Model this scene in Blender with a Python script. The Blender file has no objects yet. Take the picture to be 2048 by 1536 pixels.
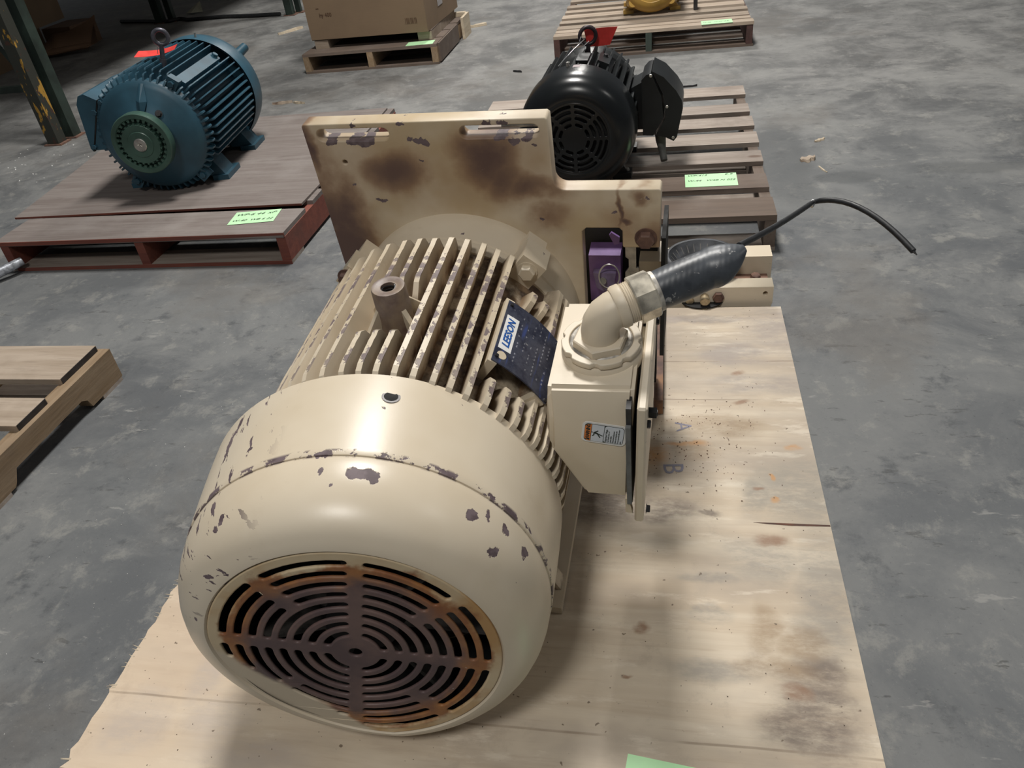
import bpy, bmesh, math, random
from mathutils import Vector, Matrix, noise as mnoise
sc = bpy.context.scene
COL = sc.collection
PI = math.pi
rnd = random.Random(7)

# ------------------------------------------------------------------ camera
def view_matrix(th, ro, ps, loc):
    F = Vector((math.sin(ps)*math.cos(th), math.cos(ps)*math.cos(th), -math.sin(th)))
    r0 = Vector((math.cos(ps), -math.sin(ps), 0)); d0 = F.cross(r0)
    r = math.cos(ro)*r0 + math.sin(ro)*d0
    d = -math.sin(ro)*r0 + math.cos(ro)*d0
    M = Matrix.Identity(4)
    for i in range(3):
        M[i][0] = r[i]; M[i][1] = -d[i]; M[i][2] = -F[i]; M[i][3] = loc[i]
    return M
cam_d = bpy.data.cameras.new('camera'); cam = bpy.data.objects.new('camera', cam_d); COL.objects.link(cam)
cam.matrix_world = view_matrix(0.61922446, 0.13478229, -0.23745300, (0.9163192, -1.8614902, 1.2633112))
cam_d.sensor_width = 36.0; cam_d.lens = 1552.9008*36.0/2048.0
cam_d.clip_start = 0.05; cam_d.clip_end = 200
sc.camera = cam
# ------------------------------------------------------------------ view / world / lamps
sc.view_settings.view_transform = 'Standard'; sc.view_settings.look = 'None'
sc.view_settings.exposure = 0.0; sc.view_settings.gamma = 1.0; sc.view_settings.use_curve_mapping = False
wd = bpy.data.worlds.new('World'); sc.world = wd; wd.use_nodes = True
wd.node_tree.nodes['Background'].inputs[0].default_value = (0.92, 0.96, 1.0, 1)
wd.node_tree.nodes['Background'].inputs[1].default_value = 0.085
def lamp(x, y, z, power, sx=0.9, sy=0.9, colr=(1.0, 0.97, 0.92)):
    l = bpy.data.lights.new('high_bay_lamp', 'AREA'); l.energy = power; l.color = colr
    l.shape = 'RECTANGLE'; l.size = sx; l.size_y = sy
    o = bpy.data.objects.new('high_bay_lamp', l); o.location = (x, y, z); COL.objects.link(o)
    return o
for (lx, ly, lp) in ((0.2, -3.7, 115), (0.25, 1.5, 245), (0.3, 6.6, 215), (0.3, 11.6, 120), (5.0, -1.0, 30)):  # last lamp is no part of the row, added to cast a faint shadow
    lamp(lx, ly, 5.0, lp)

# ------------------------------------------------------------------ node helper
class Mat:
    def __init__(s, name, rough=0.5, metal=0.0, spec=0.5):
        s.m = bpy.data.materials.new(name); s.m.use_nodes = True
        s.nt = s.m.node_tree; s.bs = s.nt.nodes['Principled BSDF']
        s.bs.inputs['Roughness'].default_value = rough; s.bs.inputs['Metallic'].default_value = metal
        s.bs.inputs['Specular IOR Level'].default_value = spec
        s._c = None
    def node(s, t): return s.nt.nodes.new(t)
    def put(s, sock, v):
        if isinstance(v, bpy.types.NodeSocket): s.nt.links.new(v, sock)
        elif isinstance(v, (tuple, list)) and len(v) == 3 and sock.type == 'RGBA': sock.default_value = (*v, 1)
        else: sock.default_value = v
    def co(s):
        if s._c is None: s._c = s.node('ShaderNodeTexCoord').outputs['Object']
        return s._c
    def mp(s, scale=(1, 1, 1), loc=(0, 0, 0), vec=None, rot=(0, 0, 0)):
        n = s.node('ShaderNodeMapping'); s.put(n.inputs['Vector'], vec or s.co())
        n.inputs['Scale'].default_value = scale; n.inputs['Location'].default_value = loc; n.inputs['Rotation'].default_value = rot
        return n.outputs[0]
    def noise(s, scale, detail=3, rough=0.55, vec=None, dist=0.0, color=False):
        n = s.node('ShaderNodeTexNoise'); s.put(n.inputs['Vector'], vec or s.co())
        n.inputs['Scale'].default_value = scale; n.inputs['Detail'].default_value = detail
        n.inputs['Roughness'].default_value = rough; n.inputs['Distortion'].default_value = dist
        return n.outputs['Color' if color else 'Fac']
    def math(s, op, a, b=0.0, clamp=False):
        n = s.node('ShaderNodeMath'); n.operation = op; n.use_clamp = clamp
        s.put(n.inputs[0], a); s.put(n.inputs[1], b); return n.outputs[0]
    def rng(s, v, a, b, c=0.0, d=1.0, smooth=True):
        n = s.node('ShaderNodeMapRange'); s.put(n.inputs[0], v)
        n.inputs[1].default_value = a; n.inputs[2].default_value = b; n.inputs[3].default_value = c; n.inputs[4].default_value = d
        if smooth: n.interpolation_type = 'SMOOTHSTEP'
        return n.outputs[0]
    def mix(s, f, a, b, mode='MIX'):
        n = s.node('ShaderNodeMix'); n.data_type = 'RGBA'; n.blend_type = mode
        s.put(n.inputs[0], f); s.put(n.inputs[6], a); s.put(n.inputs[7], b); return n.outputs[2]
    def xyz(s, vec=None):
        n = s.node('ShaderNodeSeparateXYZ'); s.put(n.inputs[0], vec or s.co()); return n.outputs
    def radius(s):                     # distance from the local Y axis
        x = s.xyz(); return s.math('SQRT', s.math('ADD', s.math('MULTIPLY', x[0], x[0]), s.math('MULTIPLY', x[2], x[2])))
    def warp(s, scale, amt):           # coordinates jittered by noise, for ragged spots
        c = s.noise(scale, 4, 0.6, color=True)
        a = s.node('ShaderNodeVectorMath'); a.operation = 'SUBTRACT'; s.put(a.inputs[0], c); a.inputs[1].default_value = (0.5, 0.5, 0.5)
        b = s.node('ShaderNodeVectorMath'); b.operation = 'SCALE'; s.put(b.inputs[0], a.outputs[0]); b.inputs['Scale'].default_value = amt
        d = s.node('ShaderNodeVectorMath'); d.operation = 'ADD'; s.put(d.inputs[0], b.outputs[0]); s.put(d.inputs[1], s.co())
        return d.outputs[0]
    def spot(s, vec, p, r, soft=0.3):   # 1 inside an ellipsoid at p of radii r
        n = s.node('ShaderNodeMapping'); n.vector_type = 'POINT'; s.put(n.inputs['Vector'], vec)
        if not isinstance(r, (tuple, list)): r = (r, r, r)
        n.inputs['Scale'].default_value = [1/q for q in r]; n.inputs['Location'].default_value = [-p[i]/r[i] for i in range(3)]
        l = s.node('ShaderNodeVectorMath'); l.operation = 'LENGTH'; s.put(l.inputs[0], n.outputs[0])
        return s.rng(l.outputs['Value'], 1+soft, 1-soft)
    def spots(s, vec, lst, soft=0.3):
        acc = None
        for p, r in lst:
            k = s.spot(vec, p, r, soft); acc = k if acc is None else s.math('MAXIMUM', acc, k)
        return acc
    def rand(s): return s.node('ShaderNodeObjectInfo').outputs['Random']
    def attr(s, name):
        n = s.node('ShaderNodeAttribute'); n.attribute_type = 'OBJECT'; n.attribute_name = name; return n.outputs['Fac']
    def color(s, c): s.put(s.bs.inputs['Base Color'], c); return s
    def rough(s, c): s.put(s.bs.inputs['Roughness'], c); return s
    def metal(s, c): s.put(s.bs.inputs['Metallic'], c); return s
    def bump(s, h, strength=0.3, dist=0.002):
        n = s.node('ShaderNodeBump'); s.put(n.inputs['Height'], h); n.inputs['Strength'].default_value = strength
        n.inputs['Distance'].default_value = dist; s.put(s.bs.inputs['Normal'], n.outputs[0]); return s

def srgb(r, g, b):
    f = lambda c: (c/255/12.92) if c/255 <= 0.04045 else ((c/255+0.055)/1.055)**2.4
    return (f(r), f(g), f(b))

# ------------------------------------------------------------------ materials
def plain(name, c, rough=0.5, metal=0.0, var=0.25, scale=30, spec=0.5, bump=0.0):
    m = Mat(name, rough, metal, spec); n = m.noise(scale, 4)
    lo = tuple(x*(1-var) for x in c); hi = tuple(min(1, x*(1+var)) for x in c)
    m.color(m.mix(m.rng(n, .3, .7), lo, hi)); m.rough(m.rng(n, .3, .7, rough*.85, min(1, rough*1.15)))
    if bump: m.bump(n, bump)
    return m.m

CREAM = (0.69, 0.605, 0.475); CREAM_D = (0.61, 0.515, 0.38); PRIMER = (0.105, 0.075, 0.082); RUSTB = (0.17, 0.09, 0.06)
def cream(name, chip=0.66, spots=None, stain=0.5, rough=0.36, bump=0.12, extra=None, edge=None):
    m = Mat(name, rough)
    base = m.mix(m.rng(m.noise(3.5, 4), .35, .7), CREAM, CREAM_D)
    dirt = m.rng(m.noise(9, 6, .7), .55, .8, 0, stain)
    base = m.mix(dirt, base, (0.42, 0.32, 0.20))
    if extra: base = extra(m, base)
    n = m.noise(24, 6, .62, dist=.4)
    k = m.rng(n, chip, chip+.015)
    if spots:
        w = m.warp(55, .022); k = m.math('MAXIMUM', k, m.spots(w, spots, .06))
    if edge: k = m.math('MAXIMUM', k, edge(m))
    halo = m.rng(n, chip-.03, chip)
    base = m.mix(m.math('MULTIPLY', halo, .25), base, (0.75, 0.66, 0.52))
    m.color(m.mix(k, base, m.mix(m.rng(m.noise(60, 3), .4, .6), PRIMER, (0.16, 0.12, 0.13))))
    m.rough(m.mix(k, (rough,)*3, (.6, .6, .6)))
    fine = m.noise(160, 3)
    m.bump(m.math('SUBTRACT', m.math('MULTIPLY', fine, .12), k), .35, .0012)
    return m.m

CHIPS = [((0.059,0.144,0.255),14),((-0.031,0.143,0.26),4),((-0.002,0.13,0.262),4),((0.147,0.126,0.217),9),((-0.006,-0.003,0.256),8),((-0.0,-0.026,0.254),9),((0.049,-0.031,0.249),20),((0.066,-0.035,0.245),12),((0.015,-0.045,0.248),3),((0.175,-0.039,0.18),14),((0.191,-0.029,0.167),11),((0.211,-0.028,0.141),9),((0.213,-0.03,0.138),6),((0.194,-0.063,0.138),13),((0.23,-0.034,0.104),12),((0.217,-0.07,0.085),7),((0.207,-0.083,0.068),5),((-0.128,-0.055,0.208),10),((-0.133,-0.062,0.198),8),((-0.19,-0.091,0.076),14),((-0.198,-0.086,0.078),8),((-0.124,-0.098,0.144),8),((-0.099,0.082,0.242),5),((-0.094,0.09,0.245),5),((-0.11,0.068,0.238),6),((-0.116,0.042,0.235),6),((0.192,-0.095,-0.044),6),((-0.089,0.098,0.247),4),((-0.082,0.099,0.249),5),((0.235,0.098,0.115),4),((0.121,-0.003,0.233),8),((0.248,0.0,0.084),6),((0.215,0.01,0.15),6)]
def chip_list():
    r = random.Random(3); out = []
    for p, s in CHIPS:
        a = s/1500*.95; k = r.choice((1, 1.6, .6))
        out.append((p, (a*k, a/k**.5, a*.9)))
    return out
def cover_edge(m):      # scratches along the left shoulder and ragged paint at the seam
    x = m.xyz()
    side = m.math('MULTIPLY', m.rng(x[0], -.06, -.12), m.rng(x[2], .05, .13))
    sc_ = m.noise(30, 4, .6, vec=m.mp((1.2, .55, 3.2), rot=(0, .5, .35)))
    a = m.math('MULTIPLY', side, m.rng(sc_, .605, .62))
    seam = m.math('MULTIPLY', m.rng(m.math('ABSOLUTE', m.math('SUBTRACT', x[1], .001)), .0075, .0025), m.rng(m.noise(38, 4, .65), .50, .54))
    return m.math('MAXIMUM', a, seam)
M_cover = cream('cream_paint_cover', .735, chip_list(), .22, .33, edge=cover_edge)
M_cream = cream('cream_paint_chipped', .665, None, .45, .42)
M_box = cream('cream_paint_cast', .69, None, .3, .45)
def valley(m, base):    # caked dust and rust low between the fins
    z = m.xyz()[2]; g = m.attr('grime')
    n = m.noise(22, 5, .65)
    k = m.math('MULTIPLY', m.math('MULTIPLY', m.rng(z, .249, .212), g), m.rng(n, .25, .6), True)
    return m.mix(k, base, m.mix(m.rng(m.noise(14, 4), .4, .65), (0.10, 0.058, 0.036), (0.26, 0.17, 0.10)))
def tip(m):
    z = m.xyz()[2]; return m.math('MULTIPLY', m.rng(z, .2455, .2485), m.rng(m.noise(15, 6, .72), .515, .535))
M_fin = cream('cream_paint_fins', .72, None, .45, .45, extra=valley, edge=tip)
def shell(m, base):
    x = m.xyz()[0]; n = m.noise(16, 5, .65)
    k = m.math('MULTIPLY', m.rng(x, -.12, -.01), m.rng(n, .3, .55))
    return m.mix(k, base, m.mix(m.rng(m.noise(40, 3), .4, .62), (0.075, 0.045, 0.03), (0.24, 0.16, 0.095)))
M_shell = cream('cream_paint_frame', .7, None, .5, .6, extra=shell)
RUSTS = [((-.235,.64,.10),(.05,.1,.17),.95),((-.205,.64,.21),(.035,.1,.07),.8),((-.093,.64,.30),(.05,.1,.030),.75),((.075,.64,.325),(.045,.1,.04),.85),((.098,.64,.285),(.034,.1,.035),.7),((.15,.64,.265),(.05,.1,.024),.7),((.172,.64,.215),(.03,.1,.022),.55),((-.237,.64,.345),(.012,.1,.05),.8),((.335,.64,.25),(.012,.1,.01),.6),((.30,.64,.20),(.03,.1,.03),.4),((.36,.64,.18),(.02,.1,.03),.5),((.16,.64,.32),(.03,.1,.07),.28),((-.15,.64,.31),(.09,.1,.05),.3),((.03,.64,.29),(.2,.1,.05),.25),((.295,.64,.225),(.004,.1,.03),.8),((.305,.64,.205),(.014,.1,.005),.8)]
def plate_rust(m, base):
    w = m.warp(11, .06); acc = None
    for p, r, k in RUSTS:
        v = m.math('MULTIPLY', m.spot(w, p, tuple(q*1.25 for q in r), .95), k); acc = v if acc is None else m.math('MAXIMUM', acc, v)
    acc = m.math('MULTIPLY', acc, m.rng(m.noise(9, 5, .6), .2, .55, .55, 1.0))
    base = m.mix(m.math('MULTIPLY', m.rng(m.noise(4.5, 4), .38, .62), .8), base, (0.50, 0.375, 0.215))
    base = m.mix(m.math('MULTIPLY', m.rng(acc, .0, .55), .85), base, (0.30, 0.175, 0.095))
    return m.mix(m.rng(acc, .28, .85), base, (0.115, 0.068, 0.060))
PCH = [((-.132,.64,.355),15),((-.153,.64,.358),13),((-.198,.64,.358),12),((.150,.64,.357),10),((.085,.64,.383),9),((-.052,.64,.361),8),((-.038,.64,.356),10),((-.026,.64,.353),9),((.104,.64,.358),12),((.129,.64,.352),12),((-.127,.64,.245),9),((-.136,.64,.247),5),((-.176,.64,.278),5),((.16,.64,.345),5),((-.037,.64,.322),4),((.161,.64,.203),7),((.289,.64,.218),5),((-.063,.64,.386),8),((.11,.64,.386),10),((-.15,.64,.386),6)]
M_plate = cream('cream_paint_plate', .74, [(p, (s/1050, .05, s/2000)) for p, s in PCH], .3, .45, extra=plate_rust)

def rusty(name, c1, c2, c3=None, rough=.7):
    m = Mat(name, rough); n = m.noise(18, 6, .65)
    c = m.mix(m.rng(n, .35, .65), c1, c2)
    if c3: c = m.mix(m.rng(m.noise(7, 4), .55, .7), c, c3)
    m.color(c); m.bump(m.noise(120, 4), .25, .001); return m.m
M_rust = rusty('rusty_steel', (0.10, 0.055, 0.045), (0.2, 0.11, 0.075), (0.3, 0.15, 0.07))
def grille_mat():
    m = Mat('rusty_grille', .5)
    r = m.radius(); n = m.noise(12, 5, .6)
    base = m.mix(m.rng(n, .35, .65), (0.105, 0.070, 0.070), (0.175, 0.112, 0.098))
    orange = m.mix(m.rng(m.noise(30, 4), .35, .65), (0.36, 0.16, 0.055), (0.24, 0.095, 0.04))
    rr = m.math('ADD', r, m.math('MULTIPLY', m.math('SUBTRACT', n, .5), .09))
    c = m.mix(m.rng(rr, .125, .165), base, orange)
    c = m.mix(m.rng(rr, .168, .182), c, m.mix(m.rng(m.noise(8, 4), .4, .65), (0.60, 0.48, 0.31), (0.46, 0.27, 0.11)))
    x = m.xyz(); d = m.math('ADD', m.math('MULTIPLY', x[0], -.763), m.math('MULTIPLY', x[2], -.646))
    c = m.mix(m.rng(m.math('ADD', d, m.math('MULTIPLY', m.math('SUBTRACT', n, .5), .03)), .128, .142), c, (0.60, 0.51, 0.38))
    dust = m.rng(m.noise(90, 2), .74, .78); c = m.mix(m.math('MULTIPLY', dust, .5), c, (.5, .45, .42))
    m.color(c); m.bump(m.noise(150, 3), .15, .001); return m.m
M_grille = grille_mat()
M_black = plain('flat_black', (0.012, 0.012, 0.012), .8, 0, .2)
M_dark = plain('dark_steel', (0.035, 0.034, 0.036), .45, .3, .3)
M_dusty = plain('dusty_grey_interior', (0.06, 0.055, 0.05), .9, 0, .8, 40)
M_rubber = plain('black_rubber', (0.018, 0.019, 0.021), .5, 0, .25, 60)
M_hose = None
def hose_mat():
    m = Mat('slate_conduit_jacket', .38); n = m.noise(20, 5, .6)
    c = m.mix(m.rng(n, .35, .65), (0.030, 0.035, 0.043), (0.070, 0.079, 0.092))
    c = m.mix(m.rng(m.noise(55, 4, .7), .63, .67), c, (.30, .30, .30))
    m.color(c); m.bump(m.math('SINE', m.math('MULTIPLY', m.xyz()[0], 900)), .05, .001); return m.m
M_hose = hose_mat()
M_bell = plain('bluish_rubber_bellows', (0.055, 0.058, 0.065), .6, 0, .5, 25, bump=.2)
M_zinc = plain('zinc_metal', (0.62, 0.60, 0.55), .32, .75, .25, 40)
M_steel = plain('bare_steel', (0.55, 0.53, 0.50), .3, .9, .2, 30)
M_brass = plain('tarnished_brass', (0.42, 0.34, 0.22), .4, .6, .35, 60)
M_purple = plain('purple_paint', (0.20, 0.115, 0.30), .4, 0, .2, 20)
M_silverdust = plain('dusty_silver', (0.5, 0.47, 0.42), .5, .3, .45, 50, bump=.2)
def np_mat():
    m = Mat('navy_nameplate', .33, .55); n = m.noise(30, 5, .7)
    c = m.mix(m.rng(n, .35, .65), (0.045, 0.05, 0.085), (0.11, 0.12, 0.17))
    st = m.noise(20, 3, vec=m.mp((6, .6, 6)))
    c = m.mix(m.rng(st, .6, .75), c, (0.09, 0.13, 0.36))
    c = m.mix(m.rng(m.noise(70, 3, .7), .66, .72), c, (.38, .38, .42))
    m.color(c); return m.m
M_np = np_mat()

def painted(name, c, rough=.3, var=.3, chip=.78, chipc=(.5, .5, .5), bump=.1):
    m = Mat(name, rough); n = m.noise(6, 4)
    cc = m.mix(m.rng(n, .35, .65), tuple(x*(1-var) for x in c), tuple(x*(1+var) for x in c))
    k = m.rng(m.noise(45, 4, .6), chip, chip+.01)
    m.color(m.mix(k, cc, chipc)); m.bump(m.noise(80, 3), bump, .001); return m.m
M_blue = painted('teal_blue_paint', (0.023, 0.074, 0.110), .42, .2, .80, (.25, .3, .33))
M_green = painted('green_coupling_paint', (0.048, 0.100, 0.078), .42, .25, .8, (.2, .25, .2))
M_gloss = painted('gloss_black_paint', (0.008, 0.0095, 0.0105), .25, .2, .80, (.35, .35, .35), .02)
M_matblk = painted('satin_black_paint', (0.013, 0.015, 0.016), .38, .3, .82, (.3, .3, .3))
M_yellow = painted('ochre_yellow_paint', (0.44, 0.27, 0.065), .4, .25, .74, (.12, .08, .04))
M_post = painted('dark_green_rack_paint', (0.018, 0.030, 0.024), .5, .4, .70, (.03, .02, .015))
def post_mat():
    m = Mat('chipped_yellow_over_green', .55)
    n = m.noise(7, 5, .6, vec=m.mp((3, 3, 1)))
    c = m.mix(m.rng(n, .56, .59), (0.026, 0.028, 0.022), (0.36, 0.20, 0.03))
    m.color(m.mix(m.rng(m.noise(25, 4), .6, .64), c, (0.05, 0.025, 0.018))); return m.m
M_posty = post_mat()
M_redtag = plain('red_tag_card', (0.72, 0.055, 0.045), .5, 0, .1)
M_greentag = plain('pale_green_card', (0.53, 0.88, 0.50), .6, 0, .03)
M_ink = plain('black_ink', (0.02, 0.03, 0.025), .6, 0, .1)
M_bluein = plain('faded_blue_ink', (0.24, 0.23, 0.29), .7, 0, .2)
M_navyink = plain('blue_print', (0.01, 0.09, 0.36), .5, 0, .05)
M_white = plain('white_vinyl', (0.80, 0.80, 0.79), .35, 0, .03)
M_lblue = plain('pale_vinyl', (0.66, 0.71, 0.78), .35, 0, .03)
M_orange = plain('orange_print', (0.80, 0.24, 0.05), .4, 0, .04)
M_tape = plain('silver_tape', (0.42, 0.44, 0.48), .35, .5, .4, 60, bump=.5)
M_wire = plain('galvanised_wire', (0.6, 0.6, 0.6), .3, .8, .1)

def wood(name, c1, c2, axis=0, dirt=.5, dirtc=(0.14, 0.11, 0.09), sc_=1.0, rough=.75, endc=None):
    m = Mat(name, rough); s = [7*sc_]*3; s[axis] = .55*sc_
    off = m.node('ShaderNodeVectorMath'); off.operation = 'ADD'; m.put(off.inputs[0], m.co())
    cb = m.node('ShaderNodeCombineXYZ'); rr = m.rand()
    for i in range(3): m.put(cb.inputs[i], m.math('MULTIPLY', rr, 17.0+9*i))
    m.put(off.inputs[1], cb.outputs[0]); v = off.outputs[0]
    g = m.noise(4, 6, .6, vec=m.mp(s, vec=v), dist=.6); gf = m.noise(20, 4, .6, vec=m.mp(s, vec=v))
    c = m.mix(m.rng(g, .3, .7), c1, c2)
    c = m.mix(m.math('MULTIPLY', m.rng(gf, .5, .75), .35), c, tuple(x*.55 for x in c2))
    c = m.mix(m.rng(m.noise(3.2, 5, .65, vec=v), .45, .75, 0, dirt), c, dirtc)
    kn = m.node('ShaderNodeTexVoronoi'); ks = [5]*3; ks[axis] = 2.6; m.put(kn.inputs['Vector'], m.mp(ks, vec=v)); kn.inputs['Scale'].default_value = 1
    c = m.mix(m.math('MULTIPLY', m.rng(kn.outputs['Distance'], .10, .06), .7), c, (0.12, 0.06, 0.035))
    hs = m.node('ShaderNodeHueSaturation'); m.put(hs.inputs['Color'], c); m.put(hs.inputs['Value'], m.rng(rr, 0, 1, .78, 1.15, False))
    m.color(hs.outputs[0]); m.bump(gf, .25, .002); return m.m
M_woodg = wood('weathered_grey_pine', (0.42, 0.36, 0.31), (0.30, 0.245, 0.205), 0, .6)
M_woody = wood('weathered_grey_pine_lengthwise', (0.22, 0.17, 0.135), (0.15, 0.11, 0.085), 1, .6)
M_woodl = wood('pale_pine', (0.44, 0.36, 0.285), (0.34, 0.268, 0.20), 0, .5, (.2, .15, .11))
M_woodly = wood('pale_pine_lengthwise', (0.36, 0.26, 0.165), (0.27, 0.18, 0.10), 1, .45, (.16, .12, .09))
M_woodw = wood('white_pine', (0.58, 0.50, 0.38), (0.48, 0.39, 0.28), 1, .2, (.3, .25, .18))
M_brownb = wood('brown_board', (0.145, 0.105, 0.08), (0.11, 0.08, 0.062), 0, .4, (.2, .17, .15))
M_redwood = wood('red_painted_wood', (0.22, 0.065, 0.042), (0.155, 0.045, 0.032), 0, .5, (.10, .055, .045))
M_redtop = wood('worn_red_grey_boards', (0.205, 0.178, 0.163), (0.150, 0.122, 0.110), 0, .6, (.25, .225, .21))
M_greenw = wood('green_painted_wood', (0.06, 0.085, 0.07), (0.045, 0.06, 0.05), 2, .4)
M_redbrown = wood('dark_red_stringer', (0.11, 0.05, 0.042), (0.07, 0.035, 0.03), 1, .4)
M_endblack = plain('black_painted_end', (0.025, 0.022, 0.022), .7, 0, .5)
def card_mat(name, c):
    m = Mat(name, .8); n = m.noise(2.5, 5); f = m.noise(90, 2, vec=m.mp((.1, 1, 6)))
    cc = m.mix(m.rng(n, .3, .7), tuple(x*.85 for x in c), c)
    m.color(m.mix(m.rng(f, .4, .7, 0, .2), cc, tuple(x*.7 for x in c))); return m.m
M_card = card_mat('brown_cardboard', (0.235, 0.162, 0.100))
M_cardd = card_mat('dark_cardboard', (0.21, 0.125, 0.075))

def ply_mat():
    m = Mat('stained_plywood', .62)
    w = m.warp(9, .07)
    g = m.noise(3.0, 6, .6, vec=m.mp((.55, 6, 6)), dist=.5); gf = m.noise(14, 5, .6, vec=m.mp((.6, 8, 8)))
    c = m.mix(m.rng(g, .3, .7), (0.53, 0.43, 0.315), (0.65, 0.56, 0.435))
    c = m.mix(m.math('MULTIPLY', m.rng(gf, .52, .78), .45), c, (0.45, 0.34, 0.235))
    # pale veneer strips and cloudy handling dirt
    x = m.xyz()
    c = m.mix(m.rng(m.noise(2.3, 5, .6, vec=m.mp((.8, 1.7, 1))), .43, .66, 0, .68), c, (0.365, 0.305, 0.25))
    c = m.mix(m.rng(m.noise(11, 7, .75), .54, .70, 0, .55), c, (0.42, 0.35, 0.27))
    c = m.mix(m.rng(m.noise(13, 6, .7, vec=m.mp((.4, 1.6, 1), loc=(2, 5, 1))), .55, .66, 0, .5), c, (0.74, 0.66, 0.54))
    brk = m.rng(m.noise(16, 6, .75, vec=m.mp((.6, 1.5, 1))), .30, .62, .25, 1.0)
    left = m.rng(x[0], .30, .10)
    c = m.mix(m.math('MULTIPLY', left, .45), c, (0.66, 0.50, 0.36))
    gt = (0.265, 0.245, 0.215)
    S = lambda lst, col, k: m.mix(m.math('MULTIPLY', m.math('MULTIPLY', m.spots(w, lst, .55), brk), k*1.15), c, col)
    c = S([((1.20, -.70, .15), (.125, .095, .1)), ((1.09, -.72, .15), (.03, .06, .1))], (0.30, 0.27, 0.225), .78)
    c = S([((1.21, -.10, .15), (.09, .12, .1)), ((1.09, -.22, .15), (.10, .045, .1)), ((1.15, -.36, .15), (.10, .025, .1)), ((1.12, -.33, .15), (.1, .02, .1)), ((1.0, -.06, .15), (.3, .02, .1))], (0.30, 0.26, 0.24), .62)
    c = S([((1.19, -.93, .15), (.05, .12, .1)), ((1.09, -.88, .15), (.06, .05, .1)), ((1.17, -1.02, .15), (.05, .05, .1)), ((1.01, -1.11, .15), (.08, .02, .1)), ((.995, -1.0, .15), (.03, .012, .1)), ((1.0, -.93, .15), (.05, .012, .1))], gt, .6)
    c = S([((1.145, -1.17, .15), (.055, .075, .1)), ((1.10, -1.20, .15), (.05, .035, .1)), ((1.16, -1.10, .15), (.04, .03, .1)), ((.80, -.74, .15), (.09, .07, .1)), ((.9, -.76, .15), (.08, .04, .1)), ((.996, -.768, .15), (.022, .009, .1))], (0.12, 0.09, 0.075), .7)
    c = S([((1.13, -1.05, .15), (.035, .03, .1)), ((1.09, -1.10, .15), (.05, .02, .1)), ((1.08, -1.03, .15), (.02, .05, .1)), ((.97, -.59, .15), (.05, .03, .1)), ((1.04, -.50, .15), (.09, .035, .1))], (0.28, 0.185, 0.10), .55)
    c = S([((.885, -.61, .15), (.030, .03, .1)), ((1.184, -.576, .15), (.016, .010, .1)), ((1.13, -.66, .15), (.006, .010, .1)), ((1.125, -.73, .15), (.008, .005, .1)), ((.96, -.57, .15), (.05, .008, .1))], (0.52, 0.25, 0.07), .65)
    c = S([((1.089, -.415, .15), (.017, .009, .1)), ((1.084, -.304, .15), (.014, .010, .1)), ((1.105, -.831, .15), (.024, .012, .1)), ((.886, -1.035, .15), (.010, .010, .1)), ((1.112, -1.144, .15), (.017, .013, .1)), ((1.09, -.70, .15), (.010, .006, .1)), ((.858, -1.13, .15), (.008, .004, .1))], (0.26, 0.15, 0.09), .75)
    c = S([((.08, -1.28, .15), (.05, .05, .1)), ((.22, -1.26, .15), (.06, .05, .1)), ((.16, -1.2, .15), (.03, .05, .1)), ((.3, -1.32, .15), (.1, .03, .1))], (0.45, 0.39, 0.35), .5)
    sp_ = m.rng(m.noise(85, 2, .5), .72, .76); c = m.mix(m.math('MULTIPLY', sp_, .8), c, (0.13, 0.09, 0.06))
    for yy in (-.408, -.115, -.255, -1.235):
        ln = m.rng(m.math('ABSOLUTE', m.math('SUBTRACT', m.math('ADD', x[1], m.math('MULTIPLY', m.math('SUBTRACT', m.noise(3, 3), .5), .012)), yy)), .0028, .0010)
        c = m.mix(m.math('MULTIPLY', m.math('MULTIPLY', ln, m.rng(m.noise(5, 4), .42, .6)), .6), c, (0.22, 0.16, 0.11))
    m.color(c); m.bump(gf, .18, .001); return m.m
M_ply = ply_mat()

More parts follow.
